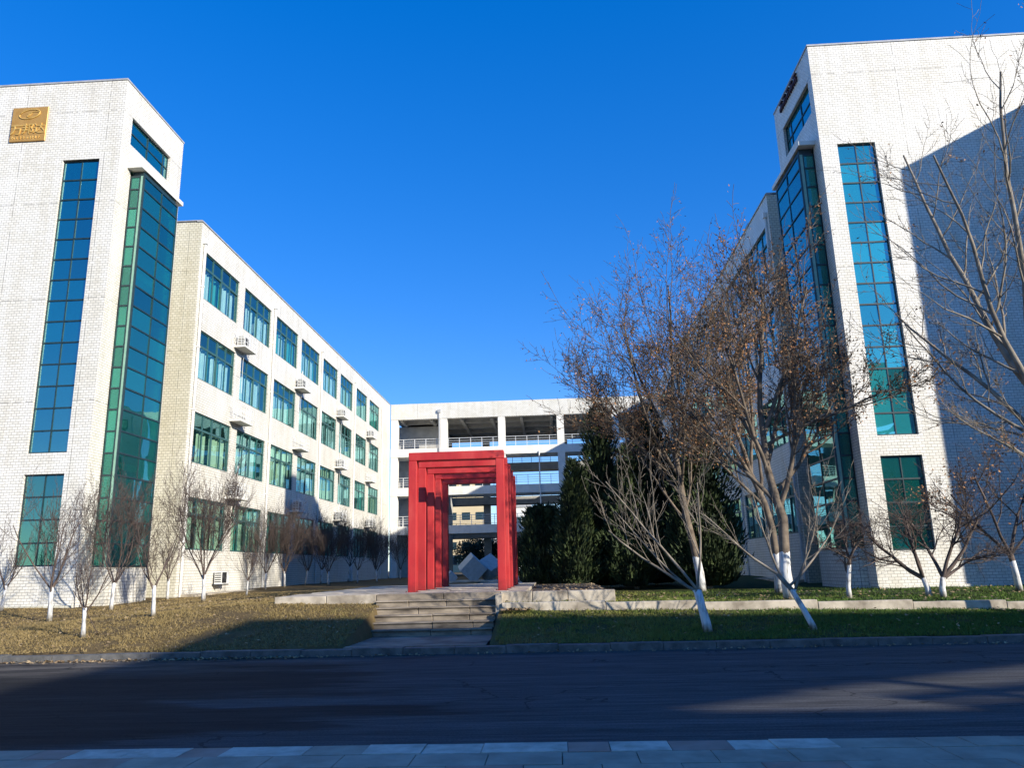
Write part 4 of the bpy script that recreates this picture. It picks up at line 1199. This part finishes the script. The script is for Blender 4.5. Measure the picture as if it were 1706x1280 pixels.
def prism_yz(mb, poly, x0, x1):
    n = len(poly); k = len(mb.v)
    mb.v += [(x0, y, z) for y, z in poly] + [(x1, y, z) for y, z in poly]
    mb.f += [tuple(k + i for i in range(n)), tuple(k + n + i for i in range(n))[::-1]] + [(k + i, k + n + i, k + n + (i + 1) % n, k + (i + 1) % n) for i in range(n)]
prism_yz(pw, [(-5.72, -.05), (-5.72, 9.75), (-8.0, 11.35), (-36, 11.35), (-36, -.05)], 24, 24.3)  # matching gap added so the streak's light passes the side wall
prism_yz(pw, [(-5.72, 10.5), (-5.72, 16), (-36, 16), (-36, 11.352), (-8.0, 11.352)], 24, 24.3)
pw.build('side_wall', ACROSS, pk)
pw = MB(); pw.box(79.7, 80, -36, -5.72, -.05, 16); pw.build('side_wall', ACROSS, pk)
for r in range(3):
    for k in range(12):
        if r == 2 and k < 3: continue
        link('window', box_mesh('window', 2.2, .1, 1.9, FRAMED), pk, (26.2 + 4.4 * k - 50, -5.36 + 18, 2.6 + 3.9 * r))
neighbour('grey building standing to the right outside the picture', [(21.2, 20.3), (34, 20.3), (34, 26.1), (21.2, 26.1)], 19.46, [(0, 1, 3)])

# ------------------------------------------------------------------ grass blades, fallen leaves
def scatter_grass(name, regions, seed, hmin, hmax):
    rs = np.random.RandomState(seed); vs = []
    for (x0, x1, y0, y1, n) in regions:
        xs_ = rs.uniform(x0, x1, n); ys_ = rs.uniform(y0, y1, n)
        an = rs.uniform(0, 2 * math.pi, n); hh = rs.uniform(hmin, hmax, n); ln = rs.normal(0, .035, (n, 2)); wd = rs.uniform(.006, .013, n)
        cl = np.sin(xs_ * 3.1 + np.cos(ys_ * 2.3) * 2) * np.sin(ys_ * 2.7 + xs_) * .35 + .9
        for i in range(n):
            x, y = xs_[i], ys_[i]
            if (-7.0 < x < 1.45 and 19.28 < y < 30.1) or (x < -16.1 and y > 26): continue
            pat = math.sin(x * 1.7 + 2 * math.sin(y * .9)) * math.sin(y * 2.1 + 1.3 * math.sin(x * .7)) + .6 * math.sin(x * 5.3 + y * 3.7) * math.sin(y * 6.1 - x * 2.2)
            if pat < -.45 and (i * 7919) % 10 < 8: continue
            z = terr(x, y) - .005; c, s_ = math.cos(an[i]) * wd[i], math.sin(an[i]) * wd[i]
            vs.append((x - c, y - s_, z)); vs.append((x + c, y + s_, z)); vs.append((x + ln[i, 0], y + ln[i, 1], z + hh[i] * cl[i]))
    me = bpy.data.meshes.new(name)
    n = len(vs) // 3
    me.from_pydata(vs, [], [(3 * i, 3 * i + 1, 3 * i + 2) for i in range(n)])
    me.materials.append(BLADE)
    o = link(name, me); o['kind'] = 'stuff'
    return o
g1 = scatter_grass('grass', [(-16.5, -4.3, 15.74, 20, 60000), (-20, -4.5, 20, 26, 36000), (-16, -7, 26, 36, 16000)], 5, .022, .06)
tag(g1, 'dry yellow brown winter grass on the left slope', 'grass')
g2 = scatter_grass('grass', [(-1.25, 13.5, 15.74, 18.68, 60000), (-1.25, 14, 18.94, 22, 22000), (1.5, 16, 22, 28, 14000)], 6, .03, .085)
tag(g2, 'green grass strip along the low wall on the right', 'grass')
rr = random.Random(99); lm = MB()
def drop(x, y, z, s):
    a = rr.uniform(0, 6.28); t1, t2 = rr.uniform(-.5, .5), rr.uniform(-.5, .5)
    u = Vector((math.cos(a), math.sin(a), t1)) * s; v = Vector((-math.sin(a), math.cos(a), t2)) * s * .55
    c = Vector((x, y, z + abs(t1) * s + abs(t2) * s * .6 + .006))
    lm.quad(tuple(c + u), tuple(c + v), tuple(c - u), tuple(c - v))
for i in range(900):
    x, y = rr.uniform(-1.2, 14), rr.uniform(18.95, 25)
    drop(x, y, terr(x, y) + .03, rr.uniform(.03, .06))
for i in range(500):
    x, y = rr.uniform(-1.2, 13), rr.uniform(16, 18.6)
    if y < 17.6 and rr.random() < .6: continue
    drop(x, y, terr(x, y) + .04, rr.uniform(.025, .05))
for i in range(1500):
    x, y = rr.uniform(-16, -4.5), rr.uniform(15.8, 26)
    drop(x, y, terr(x, y) + .04, rr.uniform(.02, .045))
for i in range(420):
    drop(rr.uniform(-.7, 1.35), rr.uniform(19.7, 28), .955, rr.uniform(.03, .06))
for i in range(160):
    drop(rr.uniform(-1.3, -.6), rr.uniform(18.2, 18.7), terr(-1, 18.5) + .04, rr.uniform(.03, .06))
for i in range(1300):
    x = rr.uniform(-14, -5) if rr.random() < .8 else rr.uniform(-5, 9)
    drop(x, 15.42 - abs(rr.gauss(0, .14)), .004, rr.uniform(.02, .045))
lo = lm.build('fallen_leaves', LITTER); lo['kind'] = 'stuff'; tag(lo, 'scattered dry fallen leaves on the grass and along the kerb', 'leaves')
